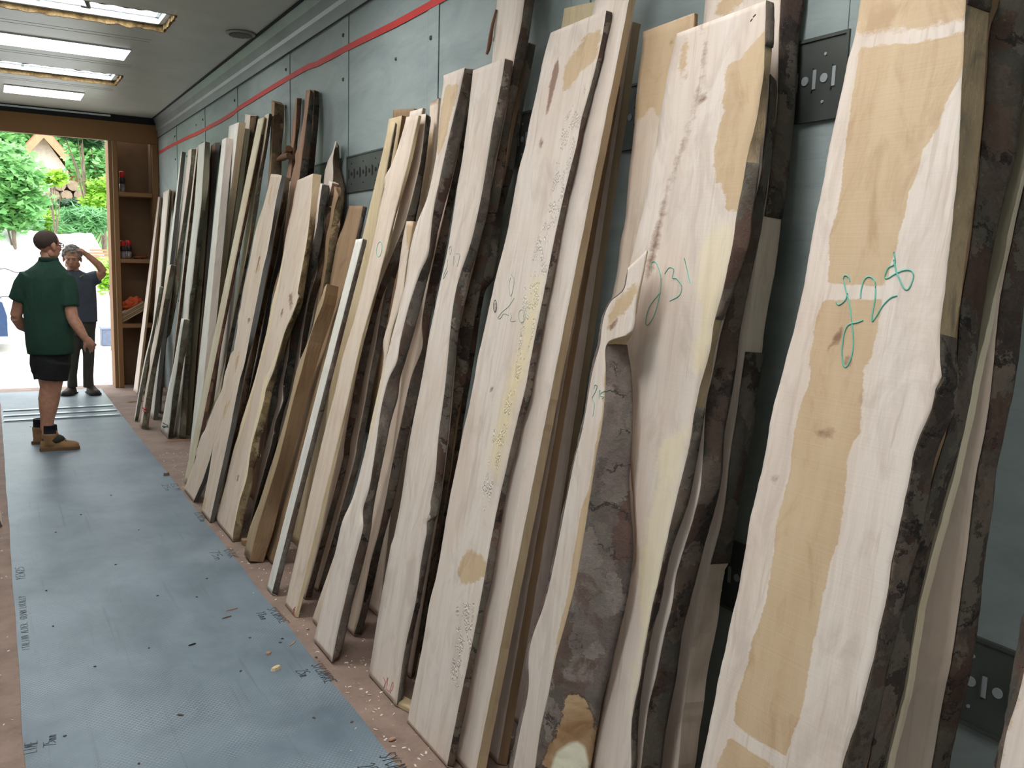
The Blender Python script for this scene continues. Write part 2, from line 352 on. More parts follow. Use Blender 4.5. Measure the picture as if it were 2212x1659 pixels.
# cornice
bm = bmesh.new()
prof = [(XWALL, 2.955), (XWALL-.012, 2.955), (XWALL-.014, 3.03), (XWALL-.030, 3.045), (XWALL-.034, 3.11), (XWALL-.052, 3.165), (XWALL-.052, ZCEIL), (XWALL, ZCEIL)]
va = [bm.verts.new((x, YFRONT, z)) for x, z in prof]; vb = [bm.verts.new((x, YEND-.05, z)) for x, z in prof]
for i in range(len(prof)): j = (i+1) % len(prof); bm.faces.new((va[i], va[j], vb[j], vb[i]))
bm.faces.new(va[::-1]); bm.faces.new(vb)
tag(mesh_obj('trim_4', bm, M_ALU), kind='structure')
bm = bmesh.new(); bx(bm, XWALL-.066, XWALL-.05, YFRONT, YEND-.05, 3.168, ZCEIL); bx(bm, XWALL-.015, XWALL-.011, YFRONT, YEND-.05, 2.950, 2.956)
tag(mesh_obj('trim_5', bm, M_BLACK), kind='structure')
# ceiling with openings
xs = sorted({XLEFT-.05, XWALL+.05, -.45, 1.10, 1.14}); ys = sorted({YFRONT, YEND+.1} | {v for s in SKY for v in s[2:]})
bm = bmesh.new()
for i in range(len(xs)-1):
    for j in range(len(ys)-1):
        mx, my = (xs[i]+xs[i+1])/2, (ys[j]+ys[j+1])/2
        if any(a < mx < b and c < my < d for a, b, c, d in SKY): continue
        bx(bm, xs[i], xs[i+1], ys[j], ys[j+1], ZCEIL, ZCEIL+.12)
bmesh.ops.remove_doubles(bm, verts=bm.verts, dist=1e-5)
tag(mesh_obj('ceiling', bm, M_CEIL), kind='structure')
# faint joints in the ceiling sheets
bm = bmesh.new()
for y in (7.25, 7.33, 8.32, 8.40, 9.62, 9.70, 5.4, 5.48): bx(bm, XLEFT, 1.1, y-.0015, y+.0015, ZCEIL-.0012, ZCEIL+.001)
tag(mesh_obj('trim_6', bm, plain('ceiling_joint', srgb(120, 120, 112), .7)), kind='structure')
for k, (x0, x1, y0, y1) in enumerate(SKY):
    w = empty('roof_light', ((x0+x1)/2, (y0+y1)/2, ZCEIL), None, None)
    w.name = 'window_%d' % (k+1); w['kind'] = 'structure'
    # foam edge round the cut opening
    bm = bmesh.new(); e = .016
    for k2, (a, b, c, d) in enumerate(((x0, x1, y1-e, y1), (x0, x1, y0, y0+e), (x1-e, x1, y0+e, y1-e), (x0, x0+e, y0+e, y1-e))):
        n = 110 if k2 < 2 else 36
        for q in range(n):
            f0, f1 = q/n, (q+1)/n
            jx = .010*noise.noise(Vector((k, k2, q*.17))); jz = .012*noise.noise(Vector((k+5, k2, q*.21)))+(.013 if k2 == 1 else 0)
            if k2 < 2: bx(bm, a+(b-a)*f0, a+(b-a)*f1, c+(jx if k2 == 0 else 0), d+(jx if k2 else 0), ZCEIL-.010+jz*.8, ZCEIL+.028)
            else: bx(bm, a+(jx if k2 == 2 else 0), b+(jx if k2 == 3 else 0), c+(d-c)*f0, c+(d-c)*f1, ZCEIL-.010+jz*.8, ZCEIL+.028)
    mesh_obj('foam_seal', bm, M_FOAM, w)
    bm = bmesh.new()
    for ins, z0, z1 in ((0.0, .028, .07), (.022, .07, .14)):
        t = .05
        bx(bm, x0+ins, x1-ins, y1-t-ins*.6, y1, ZCEIL+z0, ZCEIL+z1); bx(bm, x0+ins, x1-ins, y0, y0+t*.6+ins*.6, ZCEIL+z0, ZCEIL+z1)
        bx(bm, x1-t-ins, x1, y0, y1, ZCEIL+z0, ZCEIL+z1-.001); bx(bm, x0, x0+t+ins, y0, y1, ZCEIL+z0, ZCEIL+z1-.001)
    bx(bm, (x0+x1)/2-.012, (x0+x1)/2+.012, y0, y1, ZCEIL+.06, ZCEIL+.12)
    mesh_obj('window_frame', bm, M_WHITE, w)
    bm = bmesh.new(); bx(bm, x0+.02, x1-.02, y0+.02, y1-.02, ZCEIL+.125, ZCEIL+.13); mesh_obj('glass_pane', bm, M_GLASS, w)
    if k == 0:
        bm = bmesh.new(); tube(bm, [(.60, y0+.06, ZCEIL+.08), (.60, y0+.08, ZCEIL+.03), (.62, y0+.14, ZCEIL+.0), (.58, y0+.17, ZCEIL+.005)], [.014, .018, .014, .01]); mesh_obj('window_handle', bm, plain('grey_handle', srgb(120, 120, 116), .4, .5), w)
LEDS = [(-.55, 1.01, 7.68, 8.08), (.19, .88, 10.04, 10.48), (-.55, 1.01, 5.2, 5.6), (-.55, 1.01, 2.5, 2.9)]  # last two panels are out of view, added to light the near boards
for k, (x0, x1, y0, y1) in enumerate(LEDS):
    lab = ['long white light panel in the ceiling between the two roof lights', 'short white light panel in the ceiling nearest the doorway',
           'added unseen white light panel in the ceiling above the floorboards nearest the long roof light', 'added unseen white light panel in the ceiling above the tall near boards', 'white light panel in the ceiling right overhead'][k]
    w = empty('light_panel', ((x0+x1)/2, (y0+y1)/2, ZCEIL-.012), lab, 'light', 'ceiling light panels')
    bm = bmesh.new(); bx(bm, x0-.006, x1+.006, y0-.006, y1+.006, ZCEIL-.010, ZCEIL-.0005); mesh_obj('panel_frame', bm, M_WHITE, w)
    bm = bmesh.new(); bx(bm, x0, x1, y0, y1, ZCEIL-.014, ZCEIL-.0101); mesh_obj('diffuser', bm, M_LED, w)
# round vent
v = empty('ceiling_vent', (1.60, 6.62, ZCEIL), 'small round grey vent set in the ceiling beside the cornice', 'vent')
bm = bmesh.new(); lathe(bm, (1.60, 6.62, ZCEIL-.012), [(.10, .0115), (.105, .006), (.10, 0), (.085, -.002)], 28); mesh_obj('rim', bm, plain('vent_plastic', srgb(150, 148, 140), .5), v)
bm = bmesh.new()
for q in range(7): 
    yy = 6.62-.066+q*.022; hw = math.sqrt(max(.0005, .078**2-(yy-6.62)**2)); bx(bm, 1.60-hw, 1.60+hw, yy-.006, yy+.006, ZCEIL-.022, ZCEIL-.014)
mesh_obj('louvres', bm, plain('vent_louvre', srgb(112, 110, 104), .5), v)
# red tape, slightly wavering
bm = bmesh.new(); last = None
for q in range(90):
    y = YFRONT+.3+q*(YEND-YFRONT-.35)/89
    z = 2.775+.012*math.sin(y*1.25+.6)+.006*noise.noise(Vector((y*1.3, 3, 0)))+(.012 if 5.5 < y < 7.5 else 0); hw = .017
    r = [bm.verts.new((XWALL-.0060, y, z-hw)), bm.verts.new((XWALL-.0060, y, z+hw)), bm.verts.new((XWALL-.0045, y, z+hw)), bm.verts.new((XWALL-.0045, y, z-hw))]
    if last:
        for a in range(4): bm.faces.new((last[a], last[(a+1) % 4], r[(a+1) % 4], r[a]))
    else: bm.faces.new(r)
    last = r
bm.faces.new(last[::-1])
tag(mesh_obj('red_tape', bm, M_TAPE), 'long red tape stripe stuck along the top of the right wall', 'tape')
# perforated load rails let into the wall
def rail(y0, y1, z0, z1, fine, label):
    r = empty('load_rail', (XWALL, (y0+y1)/2, z0), label, 'rail', 'perforated steel rails on the right wall')
    bm = bmesh.new(); bx(bm, XWALL-.006, XWALL-.001, y0, y1, z0, z1); mesh_obj('plate', bm, M_PLATE, r)
    bm = bmesh.new()
    bx(bm, XWALL-.010, XWALL-.0002, y0-.008, y0, z0-.008, z1+.008); bx(bm, XWALL-.010, XWALL-.0002, y1, y1+.008, z0-.008, z1+.008)
    bx(bm, XWALL-.010, XWALL-.0002, y0, y1, z1, z1+.008); bx(bm, XWALL-.010, XWALL-.0002, y0, y1, z0-.008, z0); mesh_obj('edging', bm, M_PLATE, r)
    bm = bmesh.new(); bd = bmesh.new(); zc = (z0+z1)/2; y = y0+.03; k = 0; pitch = .0292 if not fine else .045
    while y < y1-.02:
        if k % 2 == 0: # slot
            bx(bm, XWALL-.0085, XWALL-.0058, y-.005, y+.005, zc-.023, zc+.023); bx(bd, XWALL-.010, XWALL-.0058, y+.005, y+.009, zc-.028, zc+.028)
        else: tube(bm, [(XWALL-.0085, y, zc), (XWALL-.0058, y, zc)], .011, 14)
        if k % 4 == 1:
            for s in (-1, 1): tube(bm, [(XWALL-.0085, y, zc+s*.056), (XWALL-.0058, y, zc+s*.056)], .004, 8)
        y += pitch; k += 1
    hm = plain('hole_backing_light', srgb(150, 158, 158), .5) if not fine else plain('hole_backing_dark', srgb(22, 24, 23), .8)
    mesh_obj('slots', bm, hm, r); mesh_obj('slot_lips', bd, M_PLATE, r)
RL = [(1.475, 2.54), (.26, 1.36), (2.66, 3.71), (3.83, 4.875), (4.99, 5.99)]
nm = ['beside the board priced 28', 'behind the far right boards', 'behind the boards in the middle', 'beyond the tall yellow-edged board', 'behind the two tall reddish boards']
for (a, b), s in zip(RL, nm):
    rail(a, b, 1.995, 2.18, a > 3.5, 'dark perforated steel rail high on the wall '+s)
    rail(a, b, .672, .858, a > 3.5, 'dark perforated steel rail low on the wall '+s)
# grip sheets on the floor
bm = bmesh.new()
def sheet(y0, y1, z):
    n = int((y1-y0)/.05); last = None
    for q in range(n+1):
        y = y0+(y1-y0)*q/n; xl = .025+.006*noise.noise(Vector((y*2, 0, 1))); xr = 1.062+.007*noise.noise(Vector((y*2.3, 4, 1)))
        r = [bm.verts.new((xl, y, .0003)), bm.verts.new((xr, y, .0003)), bm.verts.new((xr, y, z)), bm.verts.new((xl, y, z))]
        if last:
            for a in range(4): bm.faces.new((last[a], r[a], r[(a+1) % 4], last[(a+1) % 4]))
        else: bm.faces.new(r)
        last = r
    bm.faces.new(last[::-1])
sheet(YFRONT+.1, 9.34, .004)
tag(mesh_obj('grip_sheet', bm, M_MAT), 'long grey grip sheet laid down the middle of the floor', 'floor sheet')
bm = bmesh.new(); sheet(9.345, 11.34, .006)
rs_ = tag(mesh_obj('ridged_sheet', bm, M_MAT), 'shiny grey ridged sheet in the doorway under the bare-headed men', 'floor sheet')
for y in (9.38, 9.66, 9.98):
    bm = bmesh.new(); bx(bm, .04, 1.05, y, y+.07, .0061, .017, bev=.005); mesh_obj('ridge', bm, plain('worn_metal_ridge', srgb(188, 198, 204), .28, .7), rs_)
# doorway header, post and shelf unit closing the end of the trailer
hz = lambda px, py: on_y(px, py, YEND)[2]
bm = bmesh.new(); bx(bm, XLEFT, XWALL-.002, YEND-.02, YEND+.06, 2.885, 3.10, bev=.004)
o = tag(mesh_obj('trim_7', bm, M_FRAMEW), kind='structure')
bm = bmesh.new(); bx(bm, XLEFT, XWALL, YEND-.01, YEND+.09, 3.10, ZCEIL); tag(mesh_obj('trim_8', bm, M_BLACK), kind='structure')
bm = bmesh.new(); bx(bm, XLEFT, 1.26, YEND-.03, YEND-.012, 3.150, 3.168); tag(mesh_obj('trim_9', bm, M_WHITE), kind='structure')
su = empty('shelf_unit', (1.5, YEND+.12, 0), 'tall timber-framed shelf unit closing the gap beside the doorway', 'shelf unit')
bm = bmesh.new(); bx(bm, 1.225, 1.262, YEND+.0, YEND+.32, 0, 2.884, bev=.003); mesh_obj('door_post', bm, M_FRAMEW, su)
bm = bmesh.new(); bx(bm, 1.263, 1.272, YEND-.004, YEND+.3, 0, 2.884); mesh_obj('packing_strip', bm, WD['honey'], su)
bm = bmesh.new(); bx(bm, 1.273, 1.320, YEND-.015, YEND+.06, 0.001, 2.884, bev=.003); mesh_obj('front_post', bm, M_FRAMEW, su)
bm = bmesh.new(); bx(bm, 1.70, 1.766, YEND-.012, YEND+.055, 0.001, 2.884, bev=.003); mesh_obj('corner_post', bm, M_FRAMEW, su)
for x0, x1, n in ((1.321, 1.471, 0), (1.471, 1.70, 1)):
    bm = bmesh.new(); bx(bm, x0, x1, YEND+.27, YEND+.285, 0.001, 3.12); mesh_obj('back_board', bm, M_PLYB, su)
bm = bmesh.new(); bx(bm, 1.692, 1.765, YEND+.06, YEND+.285, 0.001, 3.12); mesh_obj('side_board', bm, M_PLYB, su)
SHZ = []
for py in (416, 560, 700):
    z = on_y(292, py, YEND)[2]; SHZ.append(z)
    bm = bmesh.new(); bx(bm, 1.321, 1.69, YEND+.0, YEND+.268, z-.045, z, bev=.002); mesh_obj('shelf', bm, M_FRAMEW, su)
# things on the shelves
def can(x, y, z, label, h=.19, cap=(196, 34, 30), body=(40, 38, 40)):
    c = empty('spray_can', (x, y, z), label, 'spray can', 'spray cans on the shelves')
    bm = bmesh.new(); lathe(bm, (x, y, z), [(.030, .001), (.032, .006), (.032, h*.42), (.032, h*.42)], 16); mesh_obj('can_body', bm, plain('can_label', srgb(130, 120, 122), .35, .3, .3, 40), c)
    bm = bmesh.new(); lathe(bm, (x, y, z), [(.0325, h*.42), (.0325, h*.68), (.026, h*.74)], 16); mesh_obj('can_shoulder', bm, plain('can_dark', srgb(*body), .4), c)
    bm = bmesh.new(); lathe(bm, (x, y, z), [(.028, h*.70), (.029, h*.98), (.022, h*1.02)], 16); mesh_obj('cap', bm, plain('red_cap', srgb(*cap), .4), c)
can(1.38, YEND+.13, SHZ[0], 'red-capped spray can alone on the top shelf', .24)
can(1.362, YEND+.10, SHZ[1], 'red-capped spray can on the middle shelf nearest the door post', .21)
can(1.430, YEND+.13, SHZ[1], 'red-capped spray can on the middle shelf beside the orange cord', .22)
bm = bmesh.new()
pts = [(1.50+.07*math.sin(q*1.7)+.0016*q, YEND+.12+.05*math.cos(q*1.3), SHZ[1]+.010+.00045*q) for q in range(46)]
tube(bm, pts, .008, 6); tag(mesh_obj('orange_cord', bm, plain('orange_cord', srgb(150, 74, 30), .6)), 'coil of dark orange cord on the middle shelf', 'cord')
bm = bmesh.new(); bx(bm, 1.465, 1.52, YEND+.05, YEND+.09, SHZ[1]+.001, SHZ[1]+.022, bev=.006)
tag(mesh_obj('black_tool', bm, M_BLACK), 'small black tool lying on the middle shelf by the cord', 'tool')
for q in range(5):
    bm = bmesh.new(); a = math.radians(28); L_ = .38; x0 = 1.335; z0 = SHZ[2]+.02+.0235*q
    for s, (dx, dz) in enumerate(((0, 0),)):
        vs = []
        for (l, t) in ((0, 0), (L_-.02*q, 0), (L_-.02*q, .017), (0, .017)):
            vs.append((x0+l*math.cos(a)*.9-t*math.sin(a), z0+l*math.sin(a)+t*math.cos(a)))
        A = [bm.verts.new((x, YEND+.04, z)) for x, z in vs]; B = [bm.verts.new((x, YEND+.20, z)) for x, z in vs]
        bm.faces.new(A[::-1]); bm.faces.new(B)
        for i in range(4): bm.faces.new((A[i], A[(i+1) % 4], B[(i+1) % 4], B[i]))
    tag(mesh_obj('thin_slat', bm, WD['brown' if q % 2 else 'tan']), 'thin wooden slat in the tilted stack on the lowest shelf, '+['bottom of the stack', 'second from the bottom', 'middle of the stack', 'second from the top', 'top of the stack'][q], 'slat', 'slats on the lowest shelf')
bm = bmesh.new(); bmesh.ops.create_icosphere(bm, subdivisions=4, radius=1)
for v_ in bm.verts:
    n_ = noise.noise(v_.co*2.3)*.45+noise.noise(v_.co*6)*.2
    v_.co = Vector((1.45+v_.co.x*.10*(1+n_), YEND+.13+v_.co.y*.06*(1+n_), SHZ[2]+.245+v_.co.z*.065*(1+n_)+(v_.co.x*.035)))
tag(mesh_obj('orange_bag', bm, plain('orange_cloth', srgb(206, 84, 40), .7, 0, .2, 14, .4), smooth=True), 'crumpled orange bag lying on the tilted slats', 'bag')
# ------------------------------------------------------------------ sawn boards leaning on the right wall
ZO = {'p': (0, 0, 1), '1': (280, 290, 4.879), '2': (280, 620, 4.879), '3': (450, 180, 4.367), '4': (380, 550, 4.367), '5': (380, 850, 4.367),
      '6': (620, 300, 4.879), '7': (560, 600, 3.95), 'a': (700, 180, 2.6756), 'b': (560, 750, 1.826), 'c': (1000, 0, 2.764), 'd': (850, 600, 2.7655),
      'e': (850, 1100, 2.967), 'f': (1350, 0, 2.764), 'g': (1250, 600, 2.7655), 'h': (1050, 1100, 2.968), 'i': (1700, 0, 2.0742), 'j': (1500, 800, 1.9312), 'k': (400, 1200, 3.614)}
def PX(s):
    """'3:135,530 95,830|4:...' measured points (each block in its own enlargement) -> photo coordinates"""
    out = []
    for blk in s.split('|'):
        k, r = blk.split(':'); ox, oy, sc = ZO[k.strip()]
        for t in r.split():
            x, y = t.split(','); out.append((ox+float(x)/sc, oy+float(y)/sc))
    return out
class Plane:
    def __init__(s, xb, xt, zt):
        L = math.hypot(xt-xb, zt); s.xb = xb
        s.d = np.array([(xt-xb)/L, 0, zt/L]); s.n = np.array([zt/L, 0, -(xt-xb)/L]); s.u = np.array([0, -1., 0])
    def hit(s, px, py, w=0.):
        d = ray(px, py); p0 = np.array([s.xb, 0, 0])+s.n*w
        t = np.dot(p0-CAM, s.n)/np.dot(d, s.n); P = CAM+d*t-np.array([s.xb, 0, 0])
        return float(np.dot(P, s.d)), float(np.dot(P, s.u))       # (s along the board, u towards the camera)
    def at(s, sv, uv, w): return np.array([s.xb, 0, 0])+s.d*sv+s.u*uv+s.n*w
def curve(pts):
    pts = sorted(pts); S = np.array([p[0] for p in pts]); U = np.array([p[1] for p in pts])
    k = (U[-1]-U[0])/max(.05, S[-1]-S[0])
    def f(x):
        if x < S[0]: return U[0]+k*(x-S[0])
        if x > S[-1]: return U[-1]+k*(x-S[-1])
        return float(np.interp(x, S, U))
    return f
def smooth_poly(pts):
    """light corner rounding of a measured polyline (Catmull-Rom resample)"""
    if len(pts) < 4: return pts
    out = []
    for i in range(len(pts)-1):
        p0, p1, p2, p3 = pts[max(i-1, 0)], pts[i], pts[i+1], pts[min(i+2, len(pts)-1)]
        for k in range(4):
            t = k/4; out.append(tuple(.5*((2*p1[a])+(-p0[a]+p2[a])*t+(2*p0[a]-5*p1[a]+4*p2[a]-p3[a])*t*t+(-p0[a]+3*p1[a]-3*p2[a]+p3[a])*t**3) for a in (0, 1)))
    out.append(pts[-1]); return out
def inside(px, py, poly):
    c = False; n = len(poly)
    for i in range(n):
        x1, y1 = poly[i]; x2, y2 = poly[(i+1) % n]
        if (y1 > py) != (y2 > py) and px < (x2-x1)*(py-y1)/(y2-y1)+x1: c = not c
    return c
def segd(x, y, x1, y1, x2, y2):
    dx, dy = x2-x1, y2-y1; t = max(0, min(1, ((x-x1)*dx+(y-y1)*dy)/(dx*dx+dy*dy+1e-12)))
    return math.hypot(x-x1-t*dx, y-y1-t*dy)
def softmask(s, u, poly, r):
    d = min(segd(s, u, *poly[i], *poly[(i+1) % len(poly)]) for i in range(len(poly)))
    return max(0., min(1., .5+(d if inside(s, u, poly) else -d)/r))
BOARDS = {}
INFO = []
def board(key, label, L, R, S=None, T=None, xb=None, g=None, xt=None, face='pale', side=None, bk=None, bkr=None, LS=None, split=None,
          fine=None, stains=(), name='waney_board', lbk=None, rough=.0025, cat='board', bkst=(), ext=0., straight=False):
    Lp, Rp = smooth_poly(PX(L)), smooth_poly(PX(R)); Sp = smooth_poly(PX(S)) if S else None
    if xb is None:
        xb = (on_floor(*Lp[-1])[0]+on_floor(*Rp[-1])[0])/2
    TR = Rp[0]; t_ = T or .05
    for it in range(3):
        x_t = xt if xt is not None else XWALL-.012-(g if g is not None else t_*1.04)
        zt = on_x(TR[0], TR[1], x_t)[2]
        P = Plane(xb, x_t, zt)
        if Sp and T is None:
            best = None
            fr = curve([P.hit(*p) for p in Rp])
            for cand in np.arange(.012, .13, .003):
                hs = [P.hit(*p, w=cand) for p in Sp]
                e = abs(np.mean([h[1]-fr(h[0]) for h in hs])-(.004 if bk else 0))
                if best is None or e < best[0]: best = (e, cand)
            t_ = float(best[1])
    T = t_
    fL = curve([P.hit(*p) for p in Lp]); fR = curve([P.hit(*p) for p in Rp])
    fS = curve([P.hit(*p, w=T) for p in Sp]) if Sp else fR
    fLS = curve([P.hit(*p, w=T*.8) for p in smooth_poly(PX(LS))]) if LS else None
    sTL, sTR = P.hit(*Lp[0])[0], P.hit(*Rp[0])[0]
    if straight:      # sawn edges run true
        def lin(f, a, b):
            xs = np.linspace(a, b, 24); k, m = np.polyfit(xs, [f(x) for x in xs], 1); return lambda s: k*s+m
        fR0, fS0 = fR, fS; fL = lin(fL, .3, sTL-.02); fR = lin(fR0, .3, sTR-.02); fS = lin(fS0, .3, sTR-.02) if Sp else fR
    if ext:      # the part of the face hidden behind its neighbour
        f0 = fL; fL = lambda s, f0=f0: f0(s)-ext*min(1, max(0, (sTL-s)/.25))
    s0 = T*(-P.n[2])/P.d[2]+.002
    ybase = -(fL(s0)+fR(s0))/2
    root = empty(name, (xb+.02, ybase, 0), label, cat)
    near = ybase < 4.2
    ds = fine or (.02 if near else .05)
    n = max(14, int((max(sTL, sTR)-s0)/ds))
    wd = abs(fR(1)-fL(1)); nc = max(3, min(40, int(wd/(ds*.9)))) if stains else (6 if near else 4)
    sd = hash(key) % 97 if False else sum(ord(c) for c in key)
    def rows(fl, fr_, top_l, top_r, sb, bm, uvl, tl, lbl, rbl):
        prev = None; M = 4
        for i in range(n+1):
            f = i/n; ring = []
            for c in range(nc+1):
                a = c/nc; s = sb+(top_l+(top_r-top_l)*a-sb)*f
                ul, ur = fl(s), fr_(s)
                if rough and bk: ur -= .004; 
                u = ul+(ur-ul)*a
                ring.append((s, u, 0., u, 0))
            s = sb+(top_r-sb)*f; ur = fr_(s)-(.004 if bk else 0); us = (fS(s) if rbl else fr_(s))-(.007 if bk else 0)
            for c in range(1, M+1):
                a = c/M; ring.append((s, ur+(us-ur)*a, T*a, ur+T*a*2, 1))
            s2 = sb+(top_l-sb)*f; ul = fl(s2); uls = (fLS(s2)+.004 if (fLS and lbl) else ul)
            uls = min(uls, us-.012); 
            ring.append(((s+s2)/2, (us+uls)/2, T, (us+uls)/2, 2))
            ring.append((s2, uls, T, uls, 2)); ring.append((s2, (ul+uls)/2, T/2, ul-T, 1))
            vs = []
            for (s_, u_, w_, uu, mi) in ring:
                v = bm.verts.new(P.at(s_, u_, w_)); vs.append((v, uu, s_, mi))
            if prev:
                m = len(vs)
                for q in range(m):
                    a_, b_, c_, d_ = prev[q], prev[(q+1) % m], vs[(q+1) % m], vs[q]
                    try: fc = bm.faces.new((a_[0], b_[0], c_[0], d_[0]))
                    except ValueError: continue
                    fc.material_index = 1 if q >= nc and q < nc+M or q >= m-2 else 0
                    for lp, z in zip(fc.loops, (a_, b_, c_, d_)):
                        uu = z[1] if not (q == m-1 and z is b_ or q == m-1 and z is c_) else z[1]
                        lp[uvl].uv = (uu, z[2])
                    if q < nc: fc.smooth = True
            else:
                fc = bm.faces.new([v[0] for v in vs][::-1]); fc.material_index = 1
                for lp, z in zip(fc.loops, vs[::-1]): lp[uvl].uv = (z[1], T)
            prev = vs
        fc = bm.faces.new([v[0] for v in prev]); fc.material_index = 1
        for lp in fc.loops:
            co = lp.vert.co; lp[uvl].uv = (-co.y, (co.x)*2)
    bm = bmesh.new(); uvl = bm.loops.layers.uv.new('UVMap')
    if split:
        sa, fa, fb = split  # apex s and gap curves in px
        ga = curve([P.hit(*p) for p in PX(fa)]); gb = curve([P.hit(*p) for p in PX(fb)]); sap = P.hit(*PX(fa)[0])[0]
        mid = lambda s: (fL(s)+fR(s))/2
        base = lambda s: ga(sap)+(mid(s)-mid(sap)) if s > sap else None
        rows(fL, lambda s: ga(s) if s < sap else base(s), sTL, (sTL+sTR)/2, s0, bm, uvl, 0, False, False)
        rows(lambda s: gb(s) if s < sap else base(s), fR, (sTL+sTR)/2, sTR, s0, bm, uvl, 0, False, True)
    else: rows(fL, fR, sTL, sTR, s0, bm, uvl, 0, True, True)
    # natural edge wobble + stains
    tint = bm.verts.layers.float_color.new('tint')
    sp = []
    for st in stains:
        ch, pts, r = st[0], [P.hit(*p) for p in PX(st[1])], (st[2] if len(st) > 2 else .03)
        b = (min(p[0] for p in pts)-r, max(p[0] for p in pts)+r, min(p[1] for p in pts)-r, max(p[1] for p in pts)+r); sp.append((ch, pts, r, b))
    O = np.array([xb, 0, 0])
    for v in bm.verts:
        co = np.array(v.co)-O; s_, u_, w_ = float(co@P.d), float(co@P.u), float(co@P.n)
        c = [0, 0, 0, 0]
        for ch, pts, r, b in sp:
            if w_ < .004 and b[0] < s_ < b[1] and b[2] < u_ < b[3]: c[ch] = max(c[ch], softmask(s_, u_, pts, r))
        v[tint] = c
        if bk or rough:
            k = rough if (s_ > s0+.03) else 0
            du = k*(noise.noise(Vector((s_*14, sd, w_*9)))+.5*noise.noise(Vector((s_*40, sd, 3))))
            v.co += Vector(P.u*du)
    bm.normal_update()
    pl = mesh_obj('plank', bm, [WD[face], WD[side or face]], root)
    # bark
    def barkstrip(fe, fs, top, sgn, rng, nm='bark', amp=1.):
        bm = bmesh.new(); uvl = bm.loops.layers.uv.new('UVMap'); tn = bm.verts.layers.float_color.new('tint')
        dsb = ds*.8; M = 7
        a0, a1 = rng; m = max(4, int((a1-a0)/dsb)); prev = None
        for i in range(m+1):
            s = a0+(a1-a0)*i/m; ue, us = fe(s), fs(s); ring = []
            width = math.hypot(us-ue, T)
            for c in range(M+1):
                a = c/M; endf = min(1, min(i, m-i)/1.5+.25)
                prof_ = math.sin(math.pi*min(1, max(0, a*.9+.05)))**.5
                nn = noise.noise(Vector((s*9, a*width*22, sd+sgn)))*.6+noise.noise(Vector((s*30, a*width*60, sd)))*.5+.35*noise.noise(Vector((s*85, a*width*120, sd)))
                h = (.0035+(.0035+.007*max(-.5, nn))*amp)*prof_*endf
                nrm = P.u*sgn*T+P.n*(-(us-ue)*sgn if sgn > 0 else (us-ue)); nrm /= np.linalg.norm(nrm)
                p = P.at(s, ue+(us-ue)*a-sgn*.004, T*a)+nrm*h
                if c == 0: p = P.at(s, ue-sgn*.0005, 0)-P.n*.0008
                v = bm.verts.new(p); cc = [0, 0, 0, 0]
                for ch, pts, r, b in bst:
                    if b[0] < s < b[1]: 
                        uu_ = ue+(us-ue)*a
                        cc[ch] = max(cc[ch], softmask(s, uu_, pts, r))
                v[tn] = cc; ring.append((v, a*width, s))
            inn = [(bm.verts.new(P.at(s, us-sgn*.012, T)), width+.01, s), (bm.verts.new(P.at(s, ue-sgn*.012, T*.12)), -.01, s)]
            vs = ring+inn
            if prev:
                for q in range(len(vs)):
                    q2 = (q+1) % len(vs); f_ = (prev[q], prev[q2], vs[q2], vs[q])
                    if sgn < 0: f_ = f_[::-1]
                    fc = bm.faces.new([z[0] for z in f_]); fc.smooth = q < M
                    for lp, z in zip(fc.loops, f_): lp[uvl].uv = (z[1], z[2])
            else: first = vs
            prev = vs
        for vs in (first, prev):
            fc = bm.faces.new([z[0] for z in vs]); 
            for lp, z in zip(fc.loops, vs): lp[uvl].uv = (z[1], z[2])
        bmesh.ops.recalc_face_normals(bm, faces=bm.faces)
        return mesh_obj(nm, bm, BK[bk], root)
    bst = []
    for st in bkst:
        pts = [P.hit(*p, w=T*.5) for p in PX(st[1])]; r = st[2]
        bst.append((st[0], pts, r, (min(p[0] for p in pts)-r, max(p[0] for p in pts)+r, 0, 0)))
    if bk:
        rngs = bkr or [(None, None)]
        for (pa, pb) in rngs:   # photo rows (top, bottom)
            xs_ = [p[0] for p in Rp]; ys_ = [p[1] for p in Rp]
            sa = P.hit(float(np.interp(pa, ys_, xs_)), pa)[0] if pa is not None else sTR-.004
            sb = P.hit(float(np.interp(pb, ys_, xs_)), pb)[0] if pb is not None else s0+.004
            barkstrip(fR, fS, sTR, 1, (min(sa, sb), max(sa, sb)))
    if lbk and fLS:
        bk = lbk; barkstrip(fL, fLS, sTL, -1, (s0+.004, sTL-.004))
    INFO.append((key, round(T, 3), round(xb, 3), round(float(P.at(0, 0, 0)[0]), 3), 'top x %.2f z %.2f' % (x_t, zt), 'sTR %.2f' % sTR, 'y %.2f..%.2f' % (-fL(s0), -fR(s0))))
    BOARDS[key] = (P, T, root, fL, fR, s0, sTR)
    return root
B = board
